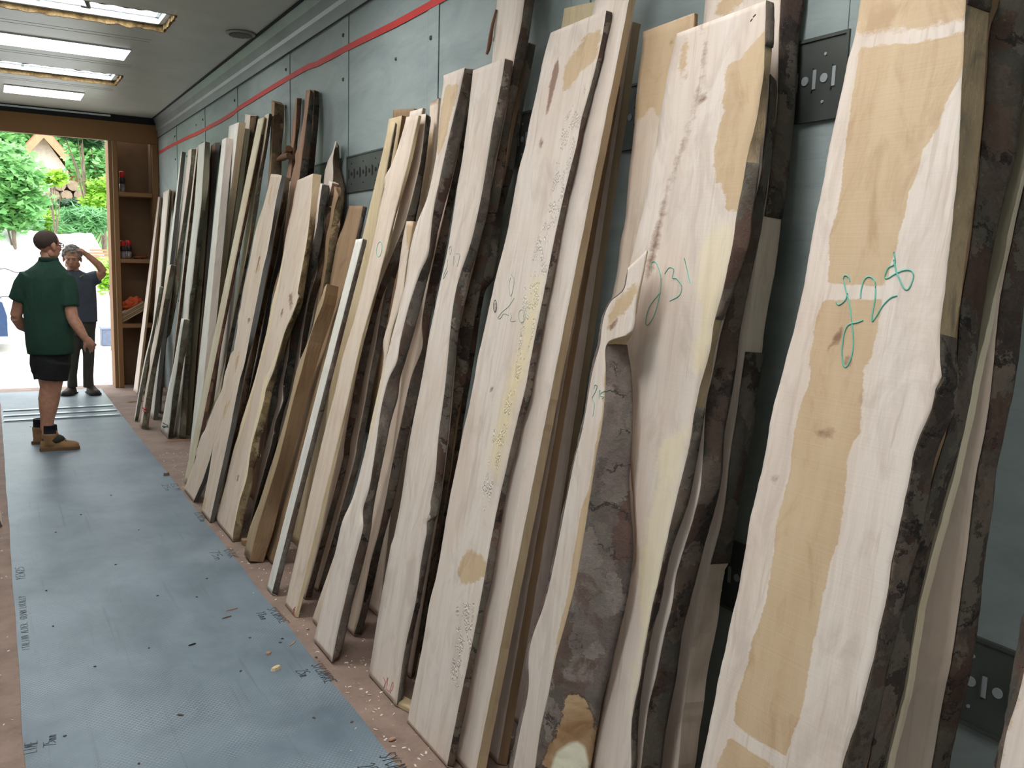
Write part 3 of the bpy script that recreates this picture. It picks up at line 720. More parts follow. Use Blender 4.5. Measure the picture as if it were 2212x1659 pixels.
# --- stack by the shelf unit
B('a1', 'thin pale board with dark edge, nearest the shelf unit', '1:300,660 235,1150 180,1640|2:105,570 30,1090', '1:312,665 265,1150 210,1640|2:145,570 68,1118', '1:322,668 290,1150 235,1640|2:165,560 92,1110', straight=True, face='pale', side='brown')
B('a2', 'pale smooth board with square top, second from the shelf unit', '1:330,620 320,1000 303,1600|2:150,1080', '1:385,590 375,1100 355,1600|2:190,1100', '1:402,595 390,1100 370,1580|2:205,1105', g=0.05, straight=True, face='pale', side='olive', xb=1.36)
B('a3', 'dark narrow board tight behind the pale one near the shelf unit', '1:390,605 378,1100 352,1580|2:170,1060', '1:412,603 392,1100 372,1580|2:190,1060', '1:440,595 415,1100 380,1580|2:215,1060', straight=True, face='brown', side='brown', xb=1.45, g=0.025)
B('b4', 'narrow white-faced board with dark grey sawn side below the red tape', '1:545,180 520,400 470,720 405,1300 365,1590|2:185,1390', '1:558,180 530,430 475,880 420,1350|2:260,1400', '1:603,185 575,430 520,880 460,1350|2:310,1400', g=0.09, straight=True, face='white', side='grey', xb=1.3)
B('b5', 'cream board with mossy green bark edge beside the grey-sided white one', '1:615,170 585,400 540,800 495,1150 465,1370|2:225,1480', '1:655,150 640,350 580,800 520,1180 490,1360|2:395,470 330,950 285,1200 250,1470', '1:712,150 690,400 640,700 600,1000 550,1350 520,1640|2:440,460 385,560 370,850 350,1100 320,1480', face='pale', bk='green', xb=1.38)
B('b6', 'thin pinkish board squeezed between mossy board and white wide-sided board', '1:690,150 640,750 580,1300 535,1650|2:470,560 435,900 310,1400', '1:710,135 655,750 592,1300 548,1650|2:482,560 448,900 335,1400', '1:722,140 690,750 625,1300 585,1650|2:520,560 480,900 375,1400', straight=True, face='pink', bk='brown', xb=1.45, g=0.06)
B('b7', 'white-faced board with broad mossy brown edge under the tape', '1:725,118 700,500 660,1000 595,1500|2:585,0 560,325 480,1400', '1:797,75 770,500 752,790 712,1100 655,1640|2:640,50 620,340 530,1450', '1:845,70 838,500 800,780 760,1100 705,1640|2:700,50 660,340 600,1500', face='white', bk='green', xb=1.36, bkr=[(290+800/4.879, None)], side='olive', g=0.14)
B('b8', 'dim olive board tucked behind the white one with mossy brown edge', '1:760,80 750,700 695,1250 670,1640|2:650,0 610,600 585,1000 540,1560', '1:800,80 795,700 745,1250 720,1640|2:700,0 665,600 635,1000 590,1560', '1:846,70 845,500 810,1050 765,1650|2:765,0 715,600 685,1000 645,1560', ext=.06, face='olive', side='olive', xb=1.45, g=0.085)
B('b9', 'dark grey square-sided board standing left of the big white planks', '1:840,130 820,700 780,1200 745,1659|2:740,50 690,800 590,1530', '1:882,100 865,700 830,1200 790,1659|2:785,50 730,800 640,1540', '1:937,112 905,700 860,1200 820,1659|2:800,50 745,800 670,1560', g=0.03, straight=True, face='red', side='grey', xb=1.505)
# short ones in front
B('c1', 'short half-height board with pinkish top and red dab near its foot', '1:412,1380 365,1600|2:325,220 260,600 185,980 105,1480', '1:440,1372 395,1600|2:355,220 290,600 210,980 125,1495', '1:495,1372 450,1640|2:405,220 335,600 280,900 200,1480', face='pink', bk='green', xt=1.42)
B('c2', 'short thin mossy board at the far end of the low front row', '2:305,0 238,420 150,800 88,1150 45,1415', '2:318,-10 250,420 165,800 98,1150 55,1425', '2:350,30 275,420 200,800 140,1150 85,1430', face='white', bk='green', xt=1.50)
B('c3', 'short white board with rough mossy edge and small black mark at foot', '2:545,330 500,600 455,850 400,1100 345,1400 318,1515', '2:575,340 540,560 500,880 455,1150 430,1400 405,1600', '2:635,345 610,600 560,850 520,1150 480,1400 455,1600', face='white', bk='green', xt=1.37)
# --- big white planks
B('d1', 'long white plank with fine crack, left one of the wide white pair', '3:135,530 95,830 60,1150 20,1600|4:270,500 235,900 195,1200 150,1620', '3:183,505 150,750 120,1050 85,1300 60,1620|4:330,500 300,900 262,1200 230,1500', T=.05, straight=True, face='white', side='pale', xb=1.18, g=0.19)
B('d2', 'thick white plank with tan sawn side, tallest of the wide white pair', '3:203,400 168,700 130,1000 100,1300 75,1650', '3:280,370 235,750 190,1200 140,1659|4:400,450 365,750 300,1100', '3:335,385 295,800 255,1100 200,1659|4:400,650', straight=True, face='white', side='tan', xb=1.35, g=.13)
B('d3', 'grey-sided plank behind the thick white plank', '3:300,430 260,800 220,1080 175,1640|4:380,500 320,1000', '3:340,430 300,800 260,1080 215,1640|4:430,500 370,1000', '3:392,430 365,700 330,1000 280,1300 222,1640|4:480,500 410,1000', straight=True, face='olive', side='olive', xb=1.42, g=0.09)
B('d4', 'pale board with barky edge showing above the grey-sided plank', '3:345,290 340,430 300,900', '3:400,300 385,430 345,900', '3:465,320 400,600 375,900', straight=True, face='pale', bk='brown', xb=1.5)
B('d5', 'long greenish-cream board with tan edge, foot nearest the grip sheet', '3:455,345 400,600 330,1050 260,1400 215,1640|4:430,480 370,700 310,1000 240,1350|5:150,400 50,810', '3:515,325 480,600 410,900 330,1300 280,1640|4:480,480 385,930 330,1200 270,1500|5:185,500 85,855', '3:532,330 490,600 430,900 375,1200 320,1640|4:520,450 430,850 350,1250 290,1600|5:160,700 110,800', straight=True, face='green', bk='red', bkr=[(230+60, None)], side='tan', g=.13)
B('d6', 'slim cream board with ragged dark bark beside the greenish board', '3:535,300 480,700 440,950 380,1300 330,1650', '3:578,280 530,600 480,850 430,1150 360,1640|4:480,900 420,1200 270,1640', '3:603,290 560,600 510,900 460,1250 400,1550|4:655,200 600,500 545,800 500,1000 430,1250 310,1600', ext=.06, face='green', bk='dark', xb=1.28, g=0.11)
B('d7', 'tall dark furrowed bark slab rising over the cream boards', '3:597,160 590,400 570,850 520,1300', '3:630,180 605,500 590,850 545,1300', '3:712,130 715,400 692,600 690,850 640,1300', face='brown', bk='brown', xb=1.42, rough=.006)
# --- tall reddish pair against the wall
B('e1', 'tall reddish board with loose torn bark, left of the red pair', '3:825,140 800,350 765,650 740,870|p:548,1000', '3:840,135 822,500 800,650 780,880|p:560,1000', '3:885,140 865,400 830,600 818,880|p:572,1000', face='red', bk='red', xb=1.5, rough=.006)
B('e2', 'tall orange-faced board with black bark, right of the red pair', '3:922,70 895,350 865,500 830,700 780,900|p:550,1000', '3:965,60 930,350 900,600 860,900|p:567,1000', '3:1000,65 975,400 935,850|p:588,1000', face='red', bk='black', xb=1.44, g=0.12, rough=.006)
B('e3', 'tall black-barked board close behind the orange-faced one', '3:960,62 930,400 900,850|p:575,1000', '3:1003,62 985,400 937,850|p:600,1000', '3:1048,68 1042,300 1000,800|p:618,1000', face='brown', bk='black', xb=1.52, rough=.006)
# --- wavy split board etc
B('f1', 'wavy-edged tan board split into two legs at its foot', '3:590,855 560,1000 510,1180 470,1300 430,1450 400,1620|4:660,220 635,330 615,470 585,600 580,700 550,860 545,920 520,930 490,1030 455,1150 430,1280 350,1450 280,1640|5:240,400 190,560 190,600 150,720 62,945',
  '3:695,870 640,1100 600,1350 555,1600|4:830,100 800,250 750,500 700,750 650,1020 600,1200 520,1600|5:520,300 460,580 400,850 325,1190', '3:735,880 690,1100 630,1350 590,1640|4:860,180 800,500 740,780 690,950 630,1230 565,1600|5:560,320 500,600 440,850 365,1190',
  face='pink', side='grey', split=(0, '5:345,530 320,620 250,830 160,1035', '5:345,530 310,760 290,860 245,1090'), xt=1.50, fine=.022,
  stains=[(2, '4:785,10 800,20 780,90 750,200 770,80', .02), (2, '4:680,590 700,600 700,640 675,650', .02), (0, '3:620,910 600,1000 575,1160 560,1120 590,980', .06), (0, '4:500,1380 520,1360 480,1480 440,1560 460,1440', .06), (0, '4:600,900 590,1000 560,1120 560,1000', .02), (0, '5:250,940 290,980 270,1100 245,1080', .06), (0, '4:780,80 800,130 760,180 740,160', .02)])
B('f2', 'brown flaky-barked board pressed behind the split-footed one', '3:700,885 665,1050 605,1400 565,1640|4:790,400 700,780 600,1200 520,1640', '3:737,885 702,1050 642,1400 602,1640|4:830,400 745,780 640,1220 568,1640', '3:780,880 745,1100 700,1300 640,1640|4:865,400 780,850 720,1150 620,1640|5:500,700', ext=.06, face='brown', bk='brown', xb=1.22, xt=1.60, rough=.005)
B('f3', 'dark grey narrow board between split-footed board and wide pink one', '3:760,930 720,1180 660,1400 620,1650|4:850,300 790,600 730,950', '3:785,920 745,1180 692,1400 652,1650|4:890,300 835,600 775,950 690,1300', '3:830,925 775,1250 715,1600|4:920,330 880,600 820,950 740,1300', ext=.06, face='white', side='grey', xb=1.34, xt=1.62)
B('g1', 'wide pink board with cream sapwood stripes and yellow bark edge', '3:840,915 810,1050 790,1180 750,1350 720,1500|4:1010,0 960,250 900,480 860,700 800,950 750,1150 690,1350 610,1600|5:590,380 545,520 500,700 460,880 385,1150 390,1200 400,1255',
  '6:275,365 245,800 200,1150 110,1640|7:340,170 280,330 215,480 130,780 60,950|5:835,60 770,300 710,520 670,800 600,1030 545,1300 537,1405', '6:368,365 330,700 290,900 265,1080 220,1370 180,1640|7:355,260 265,480 190,700 130,920 80,1150 40,1330|5:830,300 800,420 780,580 735,730 720,890 670,1080 610,1350 585,1410',
  face='pink', bk='yellow', bkr=[(300+820/4.879, None)], side='tan', g=.20, fine=.02,
  stains=[(1, '3:720,1500 695,1659|4:1010,0 960,250 900,480 860,700 800,950 750,1150 690,1350 610,1600|5:590,380 545,520 500,700 400,1120 440,1000 530,620 590,440 640,300|4:700,1400 790,1050 870,760 930,480 980,250 1030,0', .014),
          (1, '6:200,1150 110,1640|4:1170,150 1110,530 1060,650 960,950 880,1150 830,1350 790,1600|5:770,300 710,520 670,800 600,1030 545,1300 570,1100 620,900 655,750 690,520 740,290|4:770,1500 830,1180 900,1050 1000,780 1080,600 1130,400|6:130,1500 190,1120', .014),
          (2, '4:1005,500 1015,520 1005,580 985,600 990,540', .025), (2, '5:580,770 598,765 585,840 570,835', .02), (2, '4:1060,380 1100,350 1100,500 1075,520', .05)])
# --- dark gnarled group
B('h4', 'pointed dark bark piece rising to a broken tip beside the steel rail', '6:507,25 465,190 430,240 385,400 360,700|p:635,900', '6:523,28 487,190 490,340 480,500 440,900|p:655,900', '6:550,40 558,300 603,470 605,700 565,950|p:680,900', face='pale', bk='brown', xb=1.56, rough=.01)
B('h1', 'gnarled dark board with thin cream line, first behind the wide pink board', '6:350,470 320,700 280,1000|7:230,700 180,950 160,1100 60,1450', '6:375,470 335,740 300,1000|7:290,380 250,680 205,900 205,1060 140,1230 100,1450|5:760,1000 700,1280', '6:448,470 440,620 390,800 375,1050 300,1400 235,1600|7:330,600 300,780 265,950 215,1120 160,1350|5:760,1100', ext=.03, face='pale', bk='black', xb=1.27, xt=1.57, rough=.008)
B('h2', 'gnarled board with pale streak and knobbly bark, second behind the pink board', '6:440,440 420,620 385,800 370,1000 300,1200 290,1450 220,1640', '6:480,460 450,600 410,740 400,900 385,1000 335,1200 318,1420 245,1640|7:370,500 350,700', '6:548,450 540,600 490,720 480,900 430,1150 395,1440 330,1600|7:410,520 370,720', ext=.06, face='pale', bk='brown', xb=1.34, xt=1.62, rough=.008)
B('h3', 'knobbly yellow-brown bark piece leaning left of the brown cracked board', '6:500,500 450,850 400,1100 370,1440|p:654,800', '6:545,600 492,800 440,1130 402,1440|p:666,800', '6:585,480 548,1000 505,1200 462,1440|p:684,800', face='brown', bk='yellow', xb=1.4, xt=1.6, rough=.01)
# --- browns and the narrow white one
B('i2', 'short brown board with dark curved crack and barky right edge', '6:655,705 600,900 530,1080 500,1230 460,1460|7:540,480 420,930 330,1250 230,1620|5:790,1560', '6:805,705 740,1000 680,1280 580,1640|7:560,650 500,900|5:925,1625', '6:850,712 785,1000 725,1280 630,1640|7:600,650 540,900|5:950,1610', face='brown', bk='dark', bkr=[(None, 560)], side='tan', xb=1.21, xt=1.64, fine=.02,
  stains=[(2, '6:700,1190 690,1215 580,1290 540,1350 530,1440 545,1445 560,1380 600,1310 690,1240', .02), (2, '6:632,980 640,985 635,1030 628,1025', .02)])
B('i1', 'short brown square-edged board with light narrow face, foot lifted on the floor', '7:557,80 530,170 490,260 440,480 330,750 270,1000 200,1280|5:850,830 780,1050 690,1280 635,1560', '7:578,50 545,220 490,350 430,520 360,800 290,1050|5:970,620 900,850 830,1080 750,1350 692,1602', '7:682,40 660,200 610,380 560,520 520,640 440,930|5:1100,600 1000,950 930,1250 860,1480 818,1612', face='tan', side='brown', xt=1.45)
B('j1', 'slim bright white board with dark bark side and square top', '6:745,1060 690,1250 630,1450 580,1640|7:690,200 620,450 540,770 470,1050 400,1300 320,1659|k:640,270', '6:795,1050 740,1250 700,1450 650,1640|7:735,270 680,480 610,800 540,1050 470,1300 385,1600|k:678,318', '6:850,1052 830,1180 770,1380 715,1640|7:770,280 700,520 640,770 590,1000 510,1300 430,1659|k:712,310', straight=True, face='white', bk='grey', xt=1.46)
# --- yellow + white-zero board
B('k0', 'yellowish board with brown bark standing left of the pale board marked 0', 'a:350,230 325,420 280,620 245,800 220,895|p:770,600 700,850', 'a:408,228 380,400 345,560 320,680 290,850|p:800,600 745,850', 'a:436,230 400,370 375,480 345,600 318,760|p:812,600 765,850', straight=True, face='honey', bk='dark', xb=1.42, g=.15)
B('k6', 'honey board top with rounded corner just behind the yellowish board', 'a:370,208 352,330 320,600|p:800,500', 'a:450,186 430,330 390,600|p:830,500', 'a:474,190 455,330 410,600|p:840,500', straight=True, face='honey', side='brown', xb=1.5, g=.085)
B('k7', 'pinkish board top standing farthest back above the pale board marked 0', 'a:402,152 380,400|p:830,500', 'a:520,146 500,400|p:870,500', T=.04, straight=True, face='brown', side='brown', xb=1.56, g=.045)
B('k2', 'pale board behind the one marked 0, its tan edge showing at the top', 'a:500,162 470,330 420,600|p:780,850', 'a:583,138 560,260 500,470|p:830,650 780,900', 'a:600,142 576,270 518,480|p:838,650 790,900', straight=True, face='pale', side='honey', xb=1.36, g=0.07)
B('k1', 'smooth pale pink board with green 0 mark and honey sawn side', 'a:475,195 440,330 390,470 350,540 345,600 330,680 300,830 280,930 240,1100 200,1270 150,1450|7:780,450 700,720 640,1000 560,1300 475,1659|k:778,390', 'a:548,185 500,400 450,600 400,800 350,1000 300,1200|7:880,500 800,850 720,1200 605,1659|k:855,485', 'a:560,200 515,420 455,640 410,790 375,960 330,1100|7:920,450 890,550 820,850 740,1200 635,1659|k:885,478', face='pink', side='honey', g=.17,
  stains=[(2, 'a:352,545 362,550 350,600 335,660 330,640 345,590', .02)])
B('k3', 'dark barked board close right of the one marked 0', 'a:560,180 530,420 430,850 330,1150|7:900,400 750,1000 640,1500', 'a:592,175 560,450 478,780 420,930|7:1035,60 965,300 895,550 840,800 800,1000 730,1400 688,1659|k:900,470', 'a:620,175 598,350 570,560 520,800 460,980|7:1090,60 1010,300 960,550 905,800 850,1100 780,1400 735,1659|k:945,470', ext=.06, face='pink', bk='dark', xb=1.22, g=0.13)
B('k4', 'pink board with grey bark second behind the one marked 0', 'a:470,800 410,1000|7:1045,100 1000,350 945,600 895,850 840,1150 780,1450 735,1659|k:940,460', 'a:490,800 425,1000|7:1095,60 1050,250 1000,550 950,800 900,1100 840,1400 790,1659|k:990,440', 'a:525,795 450,1010|7:1165,0 1120,250 1070,500 1000,800 945,1100 890,1400 840,1659|k:1040,440', ext=.06, face='pink', bk='grey', xb=1.3, xt=1.585)
B('k5', 'tall pinkish board with orange stain and rounded brown top end', 'a:612,118 600,350 580,500 550,690 520,850|p:860,700', 'a:663,84 640,400 610,600 575,740|p:905,600 880,800', T=.05, face='pink', side='pink', xb=1.45, fine=.03, g=.06,
  stains=[(0, 'a:600,280 640,290 620,500 570,740 550,690 580,500', .06), (2, 'a:600,90 670,70 665,112 605,128', .05)])
B('l0', 'short reddish-tan topped board leaning between 0-marked board and wavy one', 'a:475,797 455,900 440,1000 420,1150 380,1350 340,1500|7:1060,700 1000,1100 900,1600|k:1000,470', 'a:517,797 490,960 470,1100 450,1250 400,1400|7:1110,560 1060,800 1010,1100 930,1500|k:1050,480', T=.035, face='pink', side='tan', xb=1.17, xt=1.50, stains=[(0, 'a:475,797 517,797 500,960 480,960', .06)])
# --- wavy board with bark, and the ones behind
B('l2', 'shaded pink-faced board with dark bark directly behind the wavy board', 'p:1006,175|a:740,450 620,1000 520,1500|b:600,20 520,300 470,500 420,750 360,1000 300,1230', 'p:1026,170|a:775,420 700,740 640,1000 570,1350|b:645,0 600,120 560,300 530,440 480,700 440,850 400,1050 345,1220', 'p:1040,165|a:800,430 735,780 690,1050 610,1400|b:665,20 630,200 590,350 540,580 490,760 450,950 400,1150 375,1222', ext=.06, face='pink', bk='dark', xb=1.28, xt=1.67)
B('l1', 'wavy-edged pale board with mottled grey bark and honey top', 'p:958,163|a:690,0 670,150 650,400 620,560 590,680 540,800 510,900 490,1000 470,1150 440,1280 400,1430 370,1550|b:490,80 440,300 420,400 370,590 330,680 310,760 280,900 240,1050 212,1168',
  'p:1005,145|a:785,60 750,200 710,370 670,560 640,700 620,860 605,990 560,1090 520,1200 480,1330 440,1500|b:545,60 510,130 480,250 460,400 435,560 410,640 410,720 375,850 340,1000 310,1130 286,1252', 'p:1044,137|a:855,0 820,200 800,320 770,420 740,560 700,700 660,850 640,950 600,1130 560,1300 510,1480|b:560,110 550,200 520,300 490,440 460,580 440,720 410,860 370,1000 330,1180 308,1250',
  face='pale', bk='grey', g=.14, fine=.02, stains=[(0, 'p:975,185|a:780,0 740,150 700,330 660,420 650,400 672,150 690,60 700,0', .02), (1, 'b:490,80 500,60 450,330 430,400 440,320', .07)])
B('m3', 'tall dark board farthest back behind the bark-edged twin', 'c:350,300 320,400 280,600 230,800 170,1100|d:350,100 300,600 250,1000', 'c:397,252 372,400 342,600 302,800 242,1100|d:510,0 450,450 400,800 350,1150', 'c:440,258 400,450 360,640 330,850 300,1030 245,1250 200,1640|d:545,100 480,500 420,850 370,1200', ext=.06, face='brown', bk='dark', xb=1.46)
B('m2', 'very tall white board with rough bark reaching past the top of the view', 'c:235,-300 205,0 190,150 172,380 120,800|p:1000,600 930,1000', 'c:425,-330 370,0 350,150 320,300 290,470 265,650 215,900 170,1130 140,1300 90,1500|d:400,280 370,550 340,900 290,1300', 'c:490,-340 430,0 410,130 390,260 350,450 305,650 270,850 235,1130 200,1300 160,1500|d:490,250 440,600 400,750 370,900 330,1200 280,1500', face='pale', bk='dark', xb=1.34, g=.075)
B('m1', 'long white board with grey bark, faint 17 and red squiggle at foot', 'c:60,420 40,600|a:830,200 800,430 770,600 740,800 710,980 670,1160 640,1300 600,1500|d:215,330 170,600 100,950 50,1300 0,1560|b:520,780 470,1050 430,1308', 'c:255,345 230,500 200,650 180,750 150,950 120,1130 90,1280 50,1450|d:395,0 365,130 345,280 330,450 305,700 270,950 250,1200 200,1450|b:680,640 640,850 620,1000 575,1200 543,1417',
  'c:305,345 290,480 260,650 230,800 190,950 170,1130 150,1280 100,1450|d:455,0 430,130 400,280 370,500 350,700 330,950 310,1100 270,1400|b:690,700 650,930 610,1130 562,1412', face='pale', bk='grey', g=0.17)
# --- the broad board with curls of sawdust
B('n5', 'honey board top showing far back behind the large curl-dusted board', 'c:605,50 590,150 500,600|p:1100,600', 'c:808,5 790,150 720,600|p:1200,600', T=.04, face='honey', xb=1.55)
B('n4', 'tan-sided board nearest the dark gap, behind the curl-dusted board', 'c:960,140 930,450 880,800 830,1100 780,1400|d:1140,0 1090,400 1030,800 990,1050 920,1450', 'c:1018,130 970,450 920,800 870,1100 820,1400|d:1200,0 1150,400 1095,800 1060,1050 1010,1350 960,1659', 'c:1052,130 1020,350 990,600 950,900 900,1200 870,1450|d:1250,0 1200,350 1150,800 1100,1100 1050,1350 1000,1600', ext=.06, straight=True, face='pale', side='tan', xb=1.54, g=.055)
B('n3', 'brown-sided narrow board behind the long tan-sided one', 'c:870,520 800,900 720,1300 650,1600|d:1045,200 990,500 930,900 880,1200|e:830,300 765,830 700,1200 648,1500', 'c:935,500 880,800 830,1100 770,1350 720,1600|d:1105,0 1060,300 1010,600 975,800 930,1100|e:890,400 810,850 770,1200 722,1592', 'c:962,480 905,750 870,980 820,1250 770,1500|d:1150,0 1095,400 1030,800 980,1100|e:930,400 865,800 820,1200 762,1590', ext=.06, straight=True, face='pale', side='brown', xb=1.35, xt=1.64)
B('n2', 'very tall pale board with honey sawn side behind the curl-dusted board', 'c:850,-250 800,0 740,400 640,800 550,1200|d:800,400 700,900 600,1400|e:560,800 440,1430', 'c:1040,-290 990,0 960,200 930,350 900,480 870,650 830,900 790,1100 740,1300 690,1500|d:1000,300 950,550 910,800 860,1100 830,1400|e:760,400 700,800 640,1200 580,1540', 'c:1095,-300 1040,0 1010,180 970,350 945,480 910,630 870,850 820,1080 790,1280 740,1500|d:1060,250 1000,500 955,800 910,1050 870,1350|e:830,450 760,830 700,1200 637,1532', straight=True, face='pale', side='tan', xb=1.24, g=.125)
B('n1', 'broad pale board dusted with sawdust curls, honey patch near its top', 'c:525,195 480,350 440,550 400,720 370,880 330,1030 290,1250 250,1450|d:610,0 545,300 500,500 460,730 420,900 380,1100 330,1350|e:280,400 230,600 190,850 140,1100 88,1357', 'c:862,55 830,250 790,430 750,580 710,720 680,880 640,1030 600,1200 560,1380|d:920,0 880,200 840,400 800,620 770,750 720,950 680,1130 630,1350|e:620,250 580,480 540,700 490,950 440,1180 400,1380 340,1680',
  'c:895,75 885,150 850,260 820,400 780,560 750,680 720,800 700,900 670,1030 630,1200 590,1400|d:960,0 920,180 890,350 850,550 830,700 780,850 750,1000 700,1170 650,1450|e:680,200 640,450 590,650 550,850 510,1050 470,1280 430,1450 392,1670', face='pale', bk='dark', g=.17, fine=.013,
  stains=[(0, 'c:828,165 740,210 660,320 605,400 598,550 640,520 700,440 760,380 800,340 815,260', .06), (0, 'e:440,300 480,260 560,290 600,360 590,430 500,470 430,480 410,400', .06), (1, 'd:830,330 760,430 700,560 680,640 790,560 800,480 840,380', .12),
          (2, 'c:525,480 545,490 545,530 525,550 510,520', .03), (2, 'c:540,400 570,340 575,420 520,640 490,720 505,600', .02), (2, 'c:465,820 480,840 470,890 450,880', .03), (2, 'd:600,140 615,150 615,210 605,215', .02), (2, 'd:575,655 600,650 590,680 575,680', .015),
          (1, 'd:900,0 850,250 790,560 740,700 690,900 620,1200 560,1100 620,850 680,620 760,400 790,200 820,0', .12), (3, 'c:740,480 700,760 640,980 600,1160 540,1400 500,1640 400,1659 420,1480 500,1300 520,1180 560,950 600,720', .05), (3, 'd:880,20 840,330 760,560 720,700 680,900 620,1150 560,1390 490,1400 560,1150 600,900 720,620 760,300 780,50', .05), (3, 'e:520,600 500,900 420,1150 360,1100 400,800 400,600', .05)])
# --- grey/tan one, the slab with bark, and the one priced 31
B('o1', 'wide tan and grey board behind, its top brown and lower part grey', 'c:1075,190 1070,290 1045,470 1030,650 1015,830 990,1050 970,1300 940,1450 915,1650|p:1290,800 1235,1150', 'f:415,76 400,300|p:1480,300 1440,700 1400,1200', 'f:437,80 425,300|p:1490,300 1450,700 1410,1200', face='pink', side='brown', xb=1.47, g=.075, fine=.03,
  stains=[(0, 'f:100,185 440,60 420,500 300,600 200,700 170,640 60,740', .06), (2, 'f:270,240 300,260 290,310 262,300', .04)])
B('p3', 'very tall board with peeling dark bark beyond the one priced 31', 'f:490,-200 480,0 440,400|p:1480,400 1400,1000 1350,1500', 'f:955,-260 935,0 925,250 915,600 890,850 850,1200 800,1500|g:1020,300 990,500 950,800 910,1050 890,1250 850,1500|h:1350,700 1310,1000 1270,1300 1240,1640', 'f:1100,-270 1075,0 1040,250 1020,650 990,950 950,1250 925,1500|g:1130,250 1110,440 1070,700 1050,900 1000,1150 960,1350|h:1570,340 1540,400 1500,700 1440,1000 1400,1300 1350,1640', face='pale', bk='dark', xb=1.53, g=.06, bkr=[(None, 467), (760, 1220)], side='pink', fine=.02,
  stains=[(0, 'f:600,-20 700,-20 690,40 560,100 530,60', .06)])
B('p2', 'rough board with thick flaking bark wedged between two taller ones', 'f:790,430 740,900|g:700,300 640,760 560,1200|h:1060,750 1000,1100 930,1640', 'f:872,430 855,700 830,900 805,1100|g:862,300 830,450 800,600 765,760 745,1100 715,1350|h:1230,400 1200,600 1140,850 1100,1050 1050,1250 1020,1450 1000,1640', 'f:912,420 900,700 880,900 840,1200 790,1500|g:970,300 950,500 920,700 880,900 870,1000 850,1250|h:1400,250 1310,600 1260,800 1220,1100 1160,1400 1130,1640', ext=.02, face='pale', bk='dark', xb=1.42, xt=1.6, bkst=[])
B('p1', 'large pale board priced 31 with yellow stain down its right side', 'f:310,200 280,330 240,520 200,750 180,900 150,1000 110,1250 60,1450 20,1640|g:240,330|h:960,200 890,500 800,1000 700,1500', 'f:850,0 842,250 835,450 810,620 780,760 735,950 710,1100 680,1250 650,1450|g:880,20 850,150 810,290 790,450 740,620 700,800 670,1000 620,1200 560,1450|h:1140,330 1080,600 1030,850 1000,1050 950,1300 935,1450 940,1640',
  'f:895,20 893,270 880,420 865,560 845,760 820,900 800,1100 770,1300 745,1500|g:870,250 830,420 800,600 765,750 745,900 720,1050 700,1150 660,1350|h:1180,300 1120,600 1060,800 1010,1050 985,1250 975,1450 965,1640', xb=1.37, face='pale', bk='dark', bkr=[(0, 98), (350, 690), (880, None)], side='debark', g=0.185, fine=.013,
  stains=[(0, 'f:850,170 800,180 790,240 730,290 720,340 640,370 590,420 585,560 600,660 565,740 545,880 530,1000 545,1090 590,1110 600,1260 670,1270 700,1130 740,930 790,740 820,600', .02),
          (1, 'f:660,1330 560,1350 480,1400 450,1480 440,1620|g:700,60 740,180 710,330 670,450 690,560 740,580 790,400 810,290 850,150 880,0|f:655,1420', .07),
          (1, 'g:650,900 580,930 500,980 470,1080 470,1200 430,1400 380,1640|h:1040,50 980,350 1000,800 930,1300 950,1000 1030,850 1080,600 1140,330 1200,0', .07),
          (2, 'f:435,570 470,540 490,560 495,600 470,610', .025), (2, 'f:488,280 500,290 495,300 485,298', .02), (2, 'g:372,876 384,878 380,892 370,890', .012),
          (2, 'f:470,130 480,430 440,570 410,700 320,960 260,1150 190,1500 150,1659 120,1659 160,1450 250,1130 300,980 390,700 430,560 465,430 455,130', .06), (0, 'f:330,240 370,240 370,460 340,490 325,400', .06)])
B('p0', 'curved board faced with a wide slab of grey bark, knot at its shoulder', 'f:16,1600|g:270,70 200,130 160,200 135,300 125,400 80,560 40,800 10,950 -40,1150|h:400,500 300,800 270,950 270,1150 220,1400 170,1659', 'f:140,1490 112,1640|g:350,150 325,330 175,388 165,560 160,700 140,900 110,1050 80,1250|h:590,400 520,700 450,950 400,1200 350,1420 318,1659',
  'f:150,1495 122,1640|g:365,150 335,330 295,400 320,560 330,760 325,1000 310,1200 320,1400|h:955,250 920,550 850,850 790,1100 740,1300 680,1659', T=.06, xb=1.3, face='pale', bk='slab', bkr=[(742, None)], g=0.345, fine=.012, side='honey',
  LS='f:8,1600|g:260,70 190,130 150,200 125,300 115,400 70,560 30,800 0,950 -50,1150|h:380,500 275,800 245,950 240,1150 185,1400 120,1659', lbk='slab',
  stains=[(0, 'g:165,560 160,700 140,900 110,1050 80,1250 60,1440|h:650,0 590,400 520,700 450,950 400,1200 420,1100 450,850 520,560 560,300 610,0|g:65,1250 100,1000 130,860 148,700 155,560', .012), (2, 'g:180,265 210,270 245,215 250,230 215,300 200,318 180,300', .015), (0, 'g:330,40 240,120 190,200 170,330 230,240 300,180 360,60', .06)],
  bkst=[(0, 'h:540,1200 500,1400 440,1520 400,1659 640,1659 660,1500 655,1350 630,1230 590,1180', .06), (1, 'h:560,1490 480,1560 440,1700 620,1700 600,1520', .07)])
